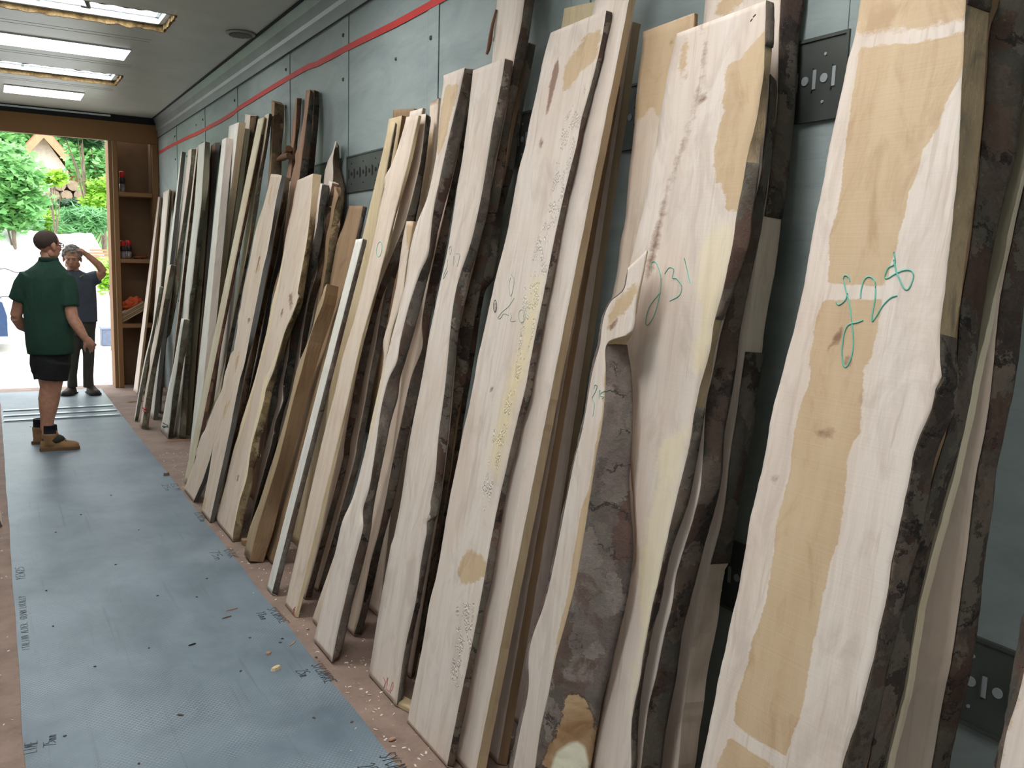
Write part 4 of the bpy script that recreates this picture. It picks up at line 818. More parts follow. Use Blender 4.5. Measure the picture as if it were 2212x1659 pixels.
# --- the broad board priced 28 and the ones behind
B('r2', 'tall dark scaly board directly behind the one priced 28', 'i:800,-250 780,0 760,700|p:2010,800 1850,1500', 'i:985,-300 960,0 915,130 900,350 875,650 845,950 820,1150 780,1400|j:1090,100 1060,250 1000,450 940,700 880,950 820,1200 730,1640', 'i:1180,-350 1130,0 1060,480 1030,700 960,960 920,1150 880,1400|j:1160,100 1100,350 1040,560 980,780 930,1000 880,1300 830,1500 800,1640', ext=.06, face='brown', bk='dark', xb=1.3, g=.135)
B('r3', 'thin board with an olive sawn edge, behind the dark scaly board', 'i:1090,400 1020,760 950,1000|j:1080,100 1030,350 970,600 900,900 800,1400 760,1640', 'i:1130,480 1062,760 1000,1000 960,1200|j:1165,50 1105,350 1050,560 990,780 935,1000 890,1300 840,1500 810,1640', 'i:1145,480 1078,760 1018,1000 975,1200|j:1195,50 1133,350 1080,560 1020,780 965,1000 918,1300 868,1500 838,1640', ext=.06, face='olive', side='green', xb=1.385, g=0.098)
B('r4', 'pink-faced board with thick chunky bark at the right of the view', 'i:1180,300 1062,830|j:1150,250 1080,560 1010,850 960,1100 900,1400 850,1640', 'i:1200,300 1062,860 1010,1100 960,1350|j:1250,20 1220,250 1180,450 1150,700 1110,1000 1080,1200 1030,1450 1000,1640', 'i:1290,300 1135,860 1085,1200|j:1350,0 1310,200 1270,380 1250,560 1220,750 1195,1000 1160,1230 1110,1450 1070,1640', ext=.06, face='pink', bk='dark', xb=1.44, xt=1.69)
B('r1', 'broad board priced 28 with wide honey heartwood stripe', 'i:370,-400 330,0 300,180 270,280 230,480 190,660 160,830 120,1020 90,1200 50,1400 0,1600|j:330,150 290,380 260,500 220,700 180,930 130,1150 90,1350 30,1640', 'i:830,-440 812,0 800,200 790,450 775,750 755,950 740,1100 710,1350 695,1500 695,1600|j:1045,50 1020,60 1000,150 960,250 930,330 900,480 870,620 840,760 820,900 780,1080 750,1230 720,1350 680,1480 625,1659',
  'i:955,-440 915,100 905,300 885,600 860,850 835,1030 810,1200 790,1350 768,1500 765,1600|j:1110,40 1085,180 1010,350 985,500 950,700 890,900 850,1100 810,1250 770,1450 720,1640', xb=1.2, face='pale', bk='dark', bkr=[(0-60, 8), (722, None)], side='debark', g=.2, fine=.012,
  stains=[(0, 'i:330,-300 320,0 305,150 560,135 805,85 812,0 830,-300', .06), (0, 'i:318,215 320,250 290,450 270,600 240,850 220,960 190,1060 190,1180 182,1270 435,1280 440,1270 480,1150 500,1060 530,950 545,860 575,800 610,670 680,570 700,480 770,360 800,250 804,145 560,195', .016), (0, 'i:166,1345 130,1420 105,1600|j:485,30 440,150 410,300 400,420 350,600 330,760 300,950 260,1090 240,1130 200,1300 170,1400 165,1470 240,1530 380,1610 440,1450 470,1300 500,1120 540,920 560,830 600,720 630,500 640,350 690,260 700,100 710,-20|i:370,1640 420,1400 430,1340', .016),
          (0, 'j:145,1530 250,1600 340,1659 100,1700 90,1659', .02),
          (2, 'i:235,1470 250,1460 240,1540 215,1540 170,1600 175,1580 215,1500', .012), (2, 'i:262,1600 285,1590 285,1640 262,1640', .02), (2, 'j:320,440 350,440 345,470 325,470', .03), (2, 'j:520,250 580,250 575,270 520,268', .05)])
B('s1', 'board with reddish-brown bark on its left edge at the lower right corner', 'j:1385,1000 1380,1200 1340,1380 1300,1500 1270,1659', 'p:2330,1280 2290,1700', T=.05, face='pale', xb=1.2, xt=1.45, LS='j:1385,850 1345,1100 1320,1200 1290,1450 1250,1659', lbk='dark', stains=[(0, 'j:1385,1000 1380,1200 1340,1380 1300,1500 1270,1659 1290,1659 1320,1500 1360,1380 1395,1200', .02)])
# ------------------------------------------------------------------ crayon marks on the boards
def ribbon_mark(key, name, strokes, mat, r=.0014, label=None):
    P, T, root = BOARDS[key][:3]; bm = bmesh.new()
    for st in strokes:
        pts = smooth_poly([P.hit(*p) for p in PX(st)])
        tube(bm, [P.at(s, u, -.0006) for s, u in pts], r, 5)
    o = mesh_obj(name, bm, mat, root); 
    if label: o['label'] = label
def ell(z, cx, cy, rx, ry, tilt=0, a0=0, a1=380):
    return z+':'+' '.join('%.1f,%.1f' % (cx+rx*math.cos(t)*math.cos(tilt)-ry*math.sin(t)*math.sin(tilt), cy+rx*math.cos(t)*math.sin(tilt)+ry*math.sin(t)*math.cos(tilt)) for t in [math.radians(a) for a in range(a0, a1, 24)])
ribbon_mark('r1', 'price_mark', ['i:282,1262 278,1242 262,1234 254,1246 262,1290 280,1360 292,1450 298,1530 290,1600 265,1645 250,1620 248,1560 258,1490 278,1455 315,1445 342,1435', 'i:222,1355 235,1366 262,1345 272,1315',
  'i:330,1335 335,1290 350,1250 375,1240 395,1265 397,1330 385,1400 383,1440 405,1410 430,1370 465,1335 495,1325', 'i:480,1130 485,1180 455,1200 440,1235 450,1248 490,1225 530,1210 560,1215 567,1245 545,1295 525,1290 505,1250 490,1215 480,1165'], TEAL, .0016, 'teal crayon price mark')
ribbon_mark('p1', 'price_mark', ['p:1408,590 1408,568 1418,568 1428,600 1425,640 1414,680 1400,702 1395,695 1402,665 1420,640 1428,632', 'p:1436,592 1446,578 1456,582 1453,600 1462,602 1473,618 1468,638 1447,650', 'p:1479,558 1484,580 1491,612'], TEAL, .0013, 'teal crayon price mark')
ribbon_mark('n1', 'price_mark', ['d:705,-20 722,10 715,70 700,110 690,50 700,0', 'd:722,120 690,170 650,205 625,240 640,242 660,215 690,225', ell('d', 768, 228, 20, 38), 'd:700,210 705,235 700,258 730,258'], plain('faded_green_crayon', srgb(160, 180, 165), .7), .0011)
ribbon_mark('n1', 'knot', [ell('d', 608, 170, 9, 36)], INK, .0012)
ribbon_mark('k1', 'zero_mark', [ell('a', 320, 960, 15, 44, .12)], TEAL, .0015, 'teal zero mark')
ribbon_mark('m1', 'price_mark', ['a:735,940 722,960 728,990 737,965 735,940', 'a:715,1020 712,1060 695,1100 690,1130 715,1085', 'a:752,1000 748,1050', 'a:765,985 785,990 778,1030 770,1060'], plain('faded_grey_pencil', srgb(168, 178, 168), .7), .0011)
ribbon_mark('m1', 'red_squiggle', ['k:1548,950 1562,990 1552,1035 1585,952 1574,1040 1600,1056 1612,1010 1622,988 1622,1030 1600,1076'], REDC, .0010)
ribbon_mark('k1', 'red_squiggle', ['k:862,400 845,425 858,420 842,455 850,440 838,475'], REDC, .0016)
ribbon_mark('p0', 'price_mark', ['g:85,830 95,760 82,720 96,690 112,648 98,640 92,665', 'g:128,670 122,725', 'g:162,674 135,688 132,705 152,712 140,722'], plain('faded_teal', srgb(130, 178, 158), .7), .0010)
ribbon_mark('c3', 'pencil_mark', ['2:352,1432 405,1458', '2:345,1465 412,1474', '2:358,1482 400,1466'], INK, .004)
ribbon_mark('c1', 'red_dab', ['2:138,1270 168,1290 150,1305 172,1312'], plain('red_dab', srgb(190, 60, 60), .7), .008)
ribbon_mark('p1', 'saw_tick', ['f:750,128 762,112', 'f:766,102 782,86'], INK, .0013)
# hanging bark tatters and splinters (parts of their boards)
def tatter(key, name, pts, w, mat, wid=.012):
    P, T, root = BOARDS[key][:3]; bm = bmesh.new(); pp = [P.hit(*p) for p in PX(pts)]
    ring = []; n = len(pp)
    tube(bm, [P.at(s, u, w-.006*math.sin(i)) for i, (s, u) in enumerate(pp)], [wid*(.35+.65*math.sin(math.pi*(i+.4)/(n+.2))) for i in range(n)], 7)
    mesh_obj(name, bm, mat, root)
tatter('m2', 'bark_tatter', 'c:205,60 190,150 178,225 165,265 150,300 140,322', -.004, BK['red'], .008)
tatter('e1', 'bark_tatter', '3:762,690 785,650 800,622', -.02, BK['red'], .03)
tatter('e1', 'bark_tatter', '3:703,728 760,705 815,690', -.03, BK['red'], .024)
#tatter('p3', 'bark_tatter', 'g:1120,455 1080,470 1045,500 1020,540', .01, BK['dark'], .014)
tatter('g1', 'bark_tatter', '5:775,570 790,600 780,560', .004, BK['yellow'], .010)
#tatter('h4', 'splinter', '6:470,120 462,90 466,60', .0, BK['brown'], .006)

# ------------------------------------------------------------------ handwriting on the grip sheet
GL = {'S': [(3, 5.5, 1, 6, 0, 4.6, 1.5, 3.2, 3, 1.6, 1.5, 0, 0, .8)], 'Y': [(0, 6, 1.5, 3.2), (3, 6, 1.5, 3.2, 1, 0)], 'C': [(3, 5.4, 1.4, 6, 0, 3, 1.2, 0, 3, .6)], 'A': [(0, 0, 1.6, 6, 3, 0), (.6, 2.2, 2.5, 2.2)],
      'M': [(0, 0, .3, 6, 1.5, 2.6, 2.8, 6, 3, 0)], 'O': [(1.5, 6, 0, 3, 1.5, 0, 3, 3, 1.5, 6)], 'R': [(0, 0, 0, 6, 2.6, 5, 2.2, 3.4, 0, 3, 3, 0)], 'E': [(3, 6, 0, 6, 0, 0, 3, 0), (0, 3.1, 2.4, 3.1)],
      'L': [(0, 6, 0, 0, 2.8, 0)], 'I': [(1.2, 6, 1.2, 0)], 'T': [(0, 6, 3, 6), (1.5, 6, 1.5, 0)], 'N': [(0, 0, 0, 6, 2.8, 0, 2.8, 6)], 'D': [(0, 0, 0, 6, 2.8, 4.4, 2.8, 1.6, 0, 0)], 'G': [(3, 5.4, 1.4, 6, 0, 3, 1.2, 0, 3, .8, 3, 2.6, 1.8, 2.6)],
      'W': [(0, 6, .8, 0, 1.6, 3.6, 2.4, 0, 3.2, 6)], 'K': [(0, 6, 0, 0), (2.8, 6, 0, 2.8, 3, 0)], 'H': [(0, 6, 0, 0), (2.8, 6, 2.8, 0), (0, 3, 2.8, 3)], 'm': [(0, 0, 0, 3, .9, 3, 1.2, 0), (1.2, 2.2, 1.8, 3, 2.4, 2.6, 2.5, 0)],
      '1': [(.6, 5, 1.4, 6, 1.4, 0)], '2': [(0, 5, 1.4, 6, 2.8, 4.6, 0, 0, 3, 0)], '5': [(2.8, 6, .4, 6, .2, 3.6, 2.2, 3.6, 2.6, 1, 0, .2)], '7': [(0, 6, 3, 6, 1.2, 0)], '8': [(1.5, 3.2, .2, 4.6, 1.5, 6, 2.7, 4.6, 1.5, 3.2, 0, 1.4, 1.5, 0, 3, 1.4, 1.5, 3.2)], '"': [(.6, 6, .6, 5)], '.': [(1, 0, 1.2, .2)], '-': [(0, 3, 2, 3)]}
def floor_text(lines, pa, pb, size, sgn, label, gap=1.5):
    A = on_floor(*pa, z=.0045); Bp = on_floor(*pb, z=.0045); d = Bp-A; ln = np.linalg.norm(d); d /= ln; up = np.cross([0, 0, 1], d)
    bm = bmesh.new(); rnd = random.Random(sum(map(ord, lines[0])))
    step = ln/max(1, len(lines[0])); sc = step/4.2; sy = size/6
    for li, line in enumerate(lines):
        for ci, ch in enumerate(line):
            for st in GL.get(ch, []):
                pts = [(st[i]*sc+rnd.uniform(-.1, .1)*sc, st[i+1]*sy+rnd.uniform(-.15, .15)*sy) for i in range(0, len(st), 2)]
                vs = [A+d*(ci*step+x)+up*(y-li*size*gap) for x, y in pts]
                for p, q in zip(vs, vs[1:]):
                    t = q-p; L_ = np.linalg.norm(t)
                    if L_ < 1e-5: continue
                    nrm = np.cross([0, 0, 1], t/L_)*.0014*(size/.045)
                    e = t/L_*.001
                    f = [bm.verts.new(v) for v in (p-e-nrm, q+e-nrm, q+e+nrm, p-e+nrm)]
                    g = [bm.verts.new(v.co+Vector((0, 0, .0005))) for v in f]
                    bm.faces.new(g); 
                    for k in range(4): bm.faces.new((f[k], f[(k+1) % 4], g[(k+1) % 4], g[k]))
    tag(mesh_obj('marker_writing', bm, INK), label, 'writing', 'marker notes written on the grip sheet')
floor_text(['"SYCAMORE', '  25m.'], (668, 1432), (704, 1478), .045, 1, 'handwritten note SYCAMORE 25m in black marker on the grip sheet')
floor_text(['SYCAMORE"', ' 18mm'], (577, 1315), (610, 1352), .040, 1, 'handwritten note SYCAMORE 18mm in black marker on the grip sheet')
floor_text(['SYCAMORE', ' 25m'], (818, 1634), (872, 1700), .055, 1, 'handwritten SYCA cut off by the bottom edge of the view')
floor_text(['OAK', '75m'], (482, 1188), (498, 1208), .05, 1, 'faint handwritten 75m note beside the thick brown square-edged board')
floor_text(['ELM25m'], (420, 1108), (434, 1128), .045, 1, 'small handwritten note on the sheet beside the wide pink board')
floor_text(['ELM', '25m'], (369, 1046), (380, 1060), .04, 1, 'faint handwritten note on the sheet by the split-footed board')
floor_text(['LIME', ' 75mm'], (79, 1624), (81, 1598), .036, -1, 'handwritten note LIME 75mm in black marker at the left sheet edge')
floor_text(['ITALIAN ALDER. GROWN LOCALLY'], (64, 1403), (54, 1286), .026, -1, 'long handwritten note ending GROWN LOCALLY along the left sheet edge')
floor_text(['YEW25'], (54, 1250), (51, 1222), .038, -1, 'short handwritten note YEW 25 along the left sheet edge')
# ------------------------------------------------------------------ chips and splinters on the floor
def chip(px, py, L_, w, ang, mat, label, group=None, name='wood_chip', cat='wood chip', z=.0045, h=.004):
    p = on_floor(px, py, z); bm = bmesh.new(); n = 8; rn = random.Random(px*7+py); top = []; bot = []
    for k in range(n):
        a = 2*math.pi*k/n; r = rn.uniform(.75, 1.1); x = math.cos(a)*L_/2*r; y = math.sin(a)*w/2*r
        X = x*math.cos(ang)-y*math.sin(ang); Y = x*math.sin(ang)+y*math.cos(ang)
        bot.append(bm.verts.new((p[0]+X, p[1]+Y, z))); top.append(bm.verts.new((p[0]+X*.8, p[1]+Y*.8, z+h*rn.uniform(.7, 1.2))))
    bm.faces.new(bot[::-1]); bm.faces.new(top)
    for k in range(n): bm.faces.new((bot[k], bot[(k+1) % n], top[(k+1) % n], top[k]))
    return tag(mesh_obj(name, bm, mat), label, cat, group)
chip(597, 1446, .055, .030, .5, WD['honey'], 'curled yellow-brown chip on the grip sheet beside the red-brown one', h=.012)
chip(580, 1412, .035, .022, 1.1, WD['red'], 'red-brown bark flake on the grip sheet', name='bark_flake', cat='bark flake', h=.006)
chip(633, 1390, .07, .008, .8, WD['tan'], 'thin tan splinter at the sheet edge below the 18mm note', name='splinter', cat='splinter')
chip(502, 1317, .06, .008, .2, WD['red'], 'red splinter, upper of two on the grip sheet', name='splinter', cat='splinter')
chip(490, 1334, .05, .006, .3, BK['black'], 'black splinter, lower of two on the grip sheet', name='splinter', cat='splinter')
chip(415, 1393, .04, .010, .3, BK['black'], 'dark flake alone in the middle of the grip sheet', name='bark_flake', cat='bark flake')
chip(390, 1545, .03, .012, -.6, BK['black'], 'dark flake on the worn patch of the grip sheet', name='bark_flake', cat='bark flake')
chip(360, 1027, .05, .03, .3, BK['dark'], 'small brown bark lump on the right sheet edge near the low stack', name='bark_flake', cat='bark flake', h=.02)
chip(847, 1597, .03, .02, .3, WD['red'], 'brown flake lying on the writing at the bottom edge', name='bark_flake', cat='bark flake')
chip(298, 868, .30, .05, .05, WD['brown'], 'thin board offcut lying on the plywood near the shelf unit', name='offcut', cat='offcut', z=.0005, h=.012)
chip(392, 952, .30, .04, .05, WD['red'], 'thin reddish strip lying on the plywood beside the low stack', name='offcut', cat='offcut', z=.0005, h=.012)
rnd = random.Random(5)
specks = [(x, y) for x, y in ((425, 1290), (540, 1378), (610, 1380), (605, 1388), (683, 1270+150), (250, 1220), (340, 1287), (322, 1400), (205, 1440), (300, 1650), (120, 1150), (66, 922), (300, 1145), (447, 1110+140), (100, 1276), (115, 1353), (140, 1590), (175, 1112), (520, 1450), (665, 1360), (678, 1551), (760, 1560), (240, 1070))]
for x, y in specks:
    chip(x, y, .014, .009, rnd.uniform(0, 3), BK['black'], 'tiny dark speck of bark on the grip sheet', 'bark specks on the grip sheet', 'bark_speck', 'bark speck', h=.003)
pale = [(656, 1352), (688, 1409), (684, 1409), (755, 1484), (780, 1489), (799, 1514), (851, 1543), (873, 1616), (850, 1613), (790, 1436), (748, 1432), (884, 1560+60), (905, 1640), (768, 1575), (760, 1623), (548, 1262+20)]
for x, y in pale:
    chip(x, y, .018, .006, rnd.uniform(0, 3), WD['white'], 'tiny pale wood shaving on the floor below the boards', 'pale shavings on the floor', 'shaving', 'shaving', z=.001, h=.003)
def block(name, label, cat, c, dx, dy, dz, rz, mat):
    bm = bmesh.new(); bx(bm, -dx/2, dx/2, -dy/2, dy/2, 0, dz, bev=.002); o = mesh_obj(name, bm, mat); o.location = c; o.rotation_euler.z = rz; tag(o, label, cat)
p = on_floor(884, 1530); block('offcut', 'small pale block under the foot between the two broad pale boards', 'offcut', (p[0]+.0, p[1]-.0, .001), .05, .12, .018, .3, WD['honey'])
p = on_floor(527, 1176); block('offcut', 'small brown block on the floor just right of the wide pink board', 'offcut', (p[0]+.04, p[1], .001), .10, .05, .03, .1, WD['brown'])
# sawdust: nobody could count it
bm = bmesh.new()
for q in range(1500):
    x = rnd.uniform(1.08, 1.70) if q % 5 else rnd.uniform(-.6, .0); y = rnd.uniform(1.0, 7.5)**1.0
    s = rnd.uniform(.0010, .0032); a = rnd.uniform(0, 3.14); l = s*rnd.uniform(1, 3)
    c, d = math.cos(a), math.sin(a)
    v = [bm.verts.new((x+u*c*l-w*d*s, y+u*d*l+w*c*s, .0012+.0012*(u+w+1)*.5)) for u, w in ((-1, -1), (1, -1), (1, 1), (-1, 1))]
    bm.faces.new(v)
tag(mesh_obj('sawdust', bm, WD['pale']), 'fine pale sawdust scattered over the brown plywood floor', 'sawdust', kind='stuff')
# board leaning on the left wall, its near corner just in view
def left_board(xb, y, wdt, label, H_=2.1):
    r = empty('waney_board', (xb, y, 0), label, 'board'); bm = bmesh.new(); uvl = bm.loops.layers.uv.new('UVMap')
    P = Plane(xb, xb-.62, H_); P.n = P.n*-1 if P.n[0] > 0 else P.n
    rings = []
    for i in range(60):
        s = .012+i*H_/60; w0 = .006*noise.noise(Vector((s*4, 2, 2)))
        rings.append([bm.verts.new(P.at(s, -y+uu+w0*(k in (1, 2)), w)) for k, (uu, w) in enumerate(((-wdt, 0), (0, 0), (0, .045), (-wdt, .045)))])
    for a, b in zip(rings, rings[1:]):
        for k in range(4): 
            f = bm.faces.new((a[k], a[(k+1) % 4], b[(k+1) % 4], b[k]))
            for lp in f.loops: co = lp.vert.co; lp[uvl].uv = (co.y, co.z)
    bm.faces.new(rings[0]); bm.faces.new(rings[-1][::-1]); bmesh.ops.recalc_face_normals(bm, faces=bm.faces)
    mesh_obj('plank', bm, WD['pale'], r)
    bm = bmesh.new(); uvl = bm.loops.layers.uv.new('UVMap'); rings = []
    for i in range(60):
        s = .012+i*H_/60
        rings.append([bm.verts.new(P.at(s, -y+uu+.004*noise.noise(Vector((s*12, k, 5))), w)) for k, (uu, w) in enumerate(((.0, .002), (.010, .012), (.012, .030), (0, .046)))])
    for a, b in zip(rings, rings[1:]):
        for k in range(4):
            f = bm.faces.new((a[k], a[(k+1) % 4], b[(k+1) % 4], b[k]))
            for lp in f.loops: co = lp.vert.co; lp[uvl].uv = (co.y, co.z)
    bm.faces.new(rings[0]); bm.faces.new(rings[-1][::-1]); bmesh.ops.recalc_face_normals(bm, faces=bm.faces)
    mesh_obj('bark', bm, BK['dark'], r)
pf = on_floor(9, 1138)
left_board(pf[0]-.005, pf[1], .22, 'pale board with dark bark, only its foot showing at the left edge')

# ------------------------------------------------------------------ people
def fuse(o, vox, sm=6):
    m = o.modifiers.new('remesh', 'REMESH'); m.mode = 'VOXEL'; m.voxel_size = vox; m.use_smooth_shade = True
    s = o.modifiers.new('smooth', 'SMOOTH'); s.factor = .5; s.iterations = sm
def ball(bm, c, r, yaw=0, seg=3):
    res = bmesh.ops.create_icosphere(bm, subdivisions=seg, radius=1); cy, sy = math.cos(yaw), math.sin(yaw)
    for v in res['verts']:
        x, y, z = v.co.x*r[0], v.co.y*r[1], v.co.z*r[2]
        v.co = Vector((c[0]+x*cy-y*sy, c[1]+x*sy+y*cy, c[2]+z))
def stack(bm, rows, seg=24, yaw=0):
    """closed loft of horizontal ellipses: (centre, half width, half depth)"""
    rings = []
    for c, a, b in rows:
        rings.append([bm.verts.new((c[0]+a*math.cos(t)*math.cos(yaw)-b*math.sin(t)*math.sin(yaw), c[1]+a*math.cos(t)*math.sin(yaw)+b*math.sin(t)*math.cos(yaw), c[2])) for t in [2*math.pi*k/seg for k in range(seg)]])
    for a, b in zip(rings, rings[1:]):
        for k in range(seg): bm.faces.new((a[k], a[(k+1) % seg], b[(k+1) % seg], b[k]))
    bm.faces.new(rings[0][::-1]); bm.faces.new(rings[-1])
    bmesh.ops.recalc_face_normals(bm, faces=bm.faces)
def hand(bm, wrist, d, palm_n, size=1., curl=.5, side=1, spread=.16):
    """palm with four unequal bent fingers and a thumb leaving its side"""
    w = Vector(wrist); d = Vector(d).normalized(); n = Vector(palm_n).normalized(); n = (n-d*n.dot(d)).normalized(); s = d.cross(n)*side
    S = size; L = [.072, .080, .075, .058]
    tube(bm, [w-d*.02*S, w+d*.02*S, w+d*.05*S, w+d*.085*S], [.027*S, .030*S, .036*S, .033*S], 10)
    tube(bm, [w+s*.018*S+d*.02*S, w+s*.02*S+d*.085*S], [.022*S, .017*S], 8); tube(bm, [w-s*.018*S+d*.02*S, w-s*.022*S+d*.08*S], [.022*S, .016*S], 8)
    for i in range(4):
        o_ = (1.5-i)*.0185*S; b = w+d*(.084-.004*abs(1.5-i))*S+s*o_
        f = (d+s*(1.5-i)*spread).normalized(); pts = [b-f*.012*S]; a = curl*.35
        p = b; pts.append(p)
        for k, fr in enumerate((.45, .32, .23)):
            a += curl*(.45 if k else .2); q = (f*math.cos(a)+n*math.sin(a)); p = p+q*L[i]*fr*S; pts.append(p)
        tube(bm, pts, [.0095*S, .0098*S, .0092*S, .0085*S, .0070*S], 8)
    t = (d*.55+s*.8+n*.25*curl).normalized(); b = w+d*.025*S+s*.022*S
    tube(bm, [b, b+t*.03*S, b+(t*.045+d*.014+n*.006)*S, b+(t*.055+d*.036+n*.014)*S], [.015*S, .0125*S, .0105*S, .008*S], 8)
def skin_mat(name, c, e):
    t = NT(name); n = t.noise(t.node('ShaderNodeTexCoord').outputs['Object'], 30, 4, .6)
    t.base(t.ramp(n, [(.35, srgb(*c)), (.65, srgb(*e))])); t.rough(.5); t.p.inputs['Subsurface Weight'].default_value = .08; t.p.inputs['Subsurface Radius'].default_value = (.02, .008, .004); return t.m
SK1 = skin_mat('skin_ruddy', (186, 132, 108), (202, 150, 126)); SK2 = skin_mat('skin_tanned', (170, 118, 94), (190, 138, 112))
def cloth(name, c, v=.12, sc=9):
    t = NT(name); o = t.node('ShaderNodeTexCoord').outputs['Object']; n = t.noise(o, sc, 5, .6, .6); w = t.noise(o, 420, 2)
    a = srgb(*c); t.base(t.ramp(n, [(.3, tuple(x*(1-v) for x in a[:3])+(1,)), (.7, tuple(min(1, x*(1+v)) for x in a[:3])+(1,))])); t.rough(.9)
    t.bump(t.math('ADD', t.math('MULTIPLY', t.noise(t.map(o, (1, 1, .45)), 7, 3, .5, 1.2), 1.), t.math('MULTIPLY', w, .05)), .8, .03); return t.m
def head(root, c, yaw, skin, hairm, hair, pitch=0., k=1.):
    """built facing +Y about the origin, then turned; hair as a child"""
    Rm = Matrix.Translation(Vector(c)) @ Matrix.Rotation(yaw, 4, 'Z') @ Matrix.Rotation(pitch, 4, 'X') @ Matrix.Scale(k, 4)
    bm = bmesh.new()
    ball(bm, (0, -.012, .035), (.076, .095, .085)); ball(bm, (0, .022, -.03), (.062, .068, .082)); ball(bm, (0, .045, -.085), (.032, .03, .026))
    ball(bm, (0, .092, -.010), (.013, .020, .026)); ball(bm, (0, .104, -.026), (.016, .012, .011)); ball(bm, (0, .083, .026), (.048, .012, .010))
    for s in (-1, 1):
        ball(bm, (s*.034, .062, -.022), (.026, .022, .022)); ball(bm, (s*.079, -.004, -.006), (.010, .020, .032)); ball(bm, (s*.050, .0, -.06), (.02, .04, .03))
    ball(bm, (0, .082, -.056), (.024, .010, .006)); ball(bm, (0, .080, -.066), (.020, .010, .006))
    bmesh.ops.transform(bm, matrix=Rm, verts=bm.verts)
    h = mesh_obj('head', bm, skin, root); fuse(h, .006, 3)
    bm = bmesh.new()
    for s in (-1, 1): ball(bm, (s*.030, .076, .006), (.011, .009, .008), seg=2)
    bmesh.ops.transform(bm, matrix=Rm, verts=bm.verts); mesh_obj('eyes', bm, plain('eye_white', srgb(190, 182, 176), .3), h)
    bm = bmesh.new()
    for s in (-1, 1): ball(bm, (s*.030, .083, .005), (.005, .004, .005), seg=2)
    bmesh.ops.transform(bm, matrix=Rm, verts=bm.verts); mesh_obj('pupils', bm, plain('pupil_dark', srgb(34, 26, 22), .3), h)
    bm = bmesh.new()
    for s in (-1, 1): tube(bm, [(s*.014, .094, .022), (s*.030, .094, .027), (s*.046, .082, .021)], .0042, 6)
    bmesh.ops.transform(bm, matrix=Rm, verts=bm.verts); mesh_obj('eyebrows', bm, hairm, h)
    bm = bmesh.new(); tube(bm, [(-.020, .090, -.0605), (0, .0935, -.062), (.020, .090, -.0605)], .0028, 6); bmesh.ops.transform(bm, matrix=Rm, verts=bm.verts); mesh_obj('mouth', bm, plain('lip', srgb(120, 66, 60), .5), h)
    bm = bmesh.new()
    if hair == 'cropped':
        ball(bm, (0, -.016, .040), (.0785, .0965, .0845), seg=4)
        for v in list(bm.verts):
            if (v.co.y > .045 and v.co.z < .085) or (v.co.z < -.005 and v.co.y > -.05) or v.co.z < -.035: bm.verts.remove(v)
    else:
        rn = random.Random(4)
        ball(bm, (0, -.018, .048), (.082, .098, .080), seg=3)
        for v in list(bm.verts):
            if (v.co.y > .050 and v.co.z < .080) or (v.co.z < .0 and v.co.y > -.02) or v.co.z < -.05: bm.verts.remove(v)
        for q in range(190):
            a = rn.uniform(0, 6.28); e = rn.uniform(-.2, 1.5); x, y, z = math.cos(a)*math.cos(e)*.083, -.016+math.sin(a)*math.cos(e)*.099, .042+math.sin(e)*.088
            if y > .045 and z < .080: continue
            if z < 0 and y > .0: continue
            r = rn.uniform(.010, .018); ball(bm, (x, y, z), (r, r, r), seg=1)
    bmesh.ops.transform(bm, matrix=Rm, verts=bm.verts); hh = mesh_obj('hair', bm, hairm, h, smooth=True)
    return h, Rm
def boot(bm, heel, toe, w=.05, hgt=.11, z0=0.):
    h = Vector(heel); t = Vector(toe); d = (t-h); L_ = d.length; d.normalize(); s = Vector((-d.y, d.x, 0))
    st = [(0, .030, .055), (.10, .040, .085), (.25, .042, .105), (.42, .041, .088), (.58, .045, .068), (.75, .050, .055), (.90, .046, .048), (1.0, .028, .034)]
    rings = []
    for f, hw, hh in st:
        c = h+d*L_*f; k = w/.05
        rings.append([bm.verts.new(c+s*hw*k*x+Vector((0, 0, z0+zz*hh))) for x, zz in ((-1, 0), (-1.02, .35), (-.85, .75), (-.4, 1), (.4, 1), (.85, .75), (1.02, .35), (1, 0))])
    for a, b in zip(rings, rings[1:]):
        for q in range(8): bm.faces.new((a[q], a[(q+1) % 8], b[(q+1) % 8], b[q]))
    bm.faces.new(rings[0][::-1]); bm.faces.new(rings[-1]); bmesh.ops.recalc_face_normals(bm, faces=bm.faces)
def sole(bm, heel, toe, w=.05, z0=0., t=.022):
    h = Vector(heel); to = Vector(toe); d = (to-h); L_ = d.length; d.normalize(); s = Vector((-d.y, d.x, 0)); lo = []; hi = []
    out = [(-.02, .6), (0, .85), (.25, .88), (.45, .85), (.75, 1.08), (.92, .98), (1.02, .55)]
    ring = [(f, hw*w) for f, hw in out]+[(f, -hw*w) for f, hw in out[::-1]]
    lo = [bm.verts.new(h+d*L_*f+s*y+Vector((0, 0, z0))) for f, y in ring]; hi = [bm.verts.new(h+d*L_*f+s*y+Vector((0, 0, z0+t))) for f, y in ring]
    n = len(lo); bm.faces.new(lo); bm.faces.new(hi)
    for q in range(n): bm.faces.new((lo[q], lo[(q+1) % n], hi[(q+1) % n], hi[q]))
    bmesh.ops.recalc_face_normals(bm, faces=bm.faces)
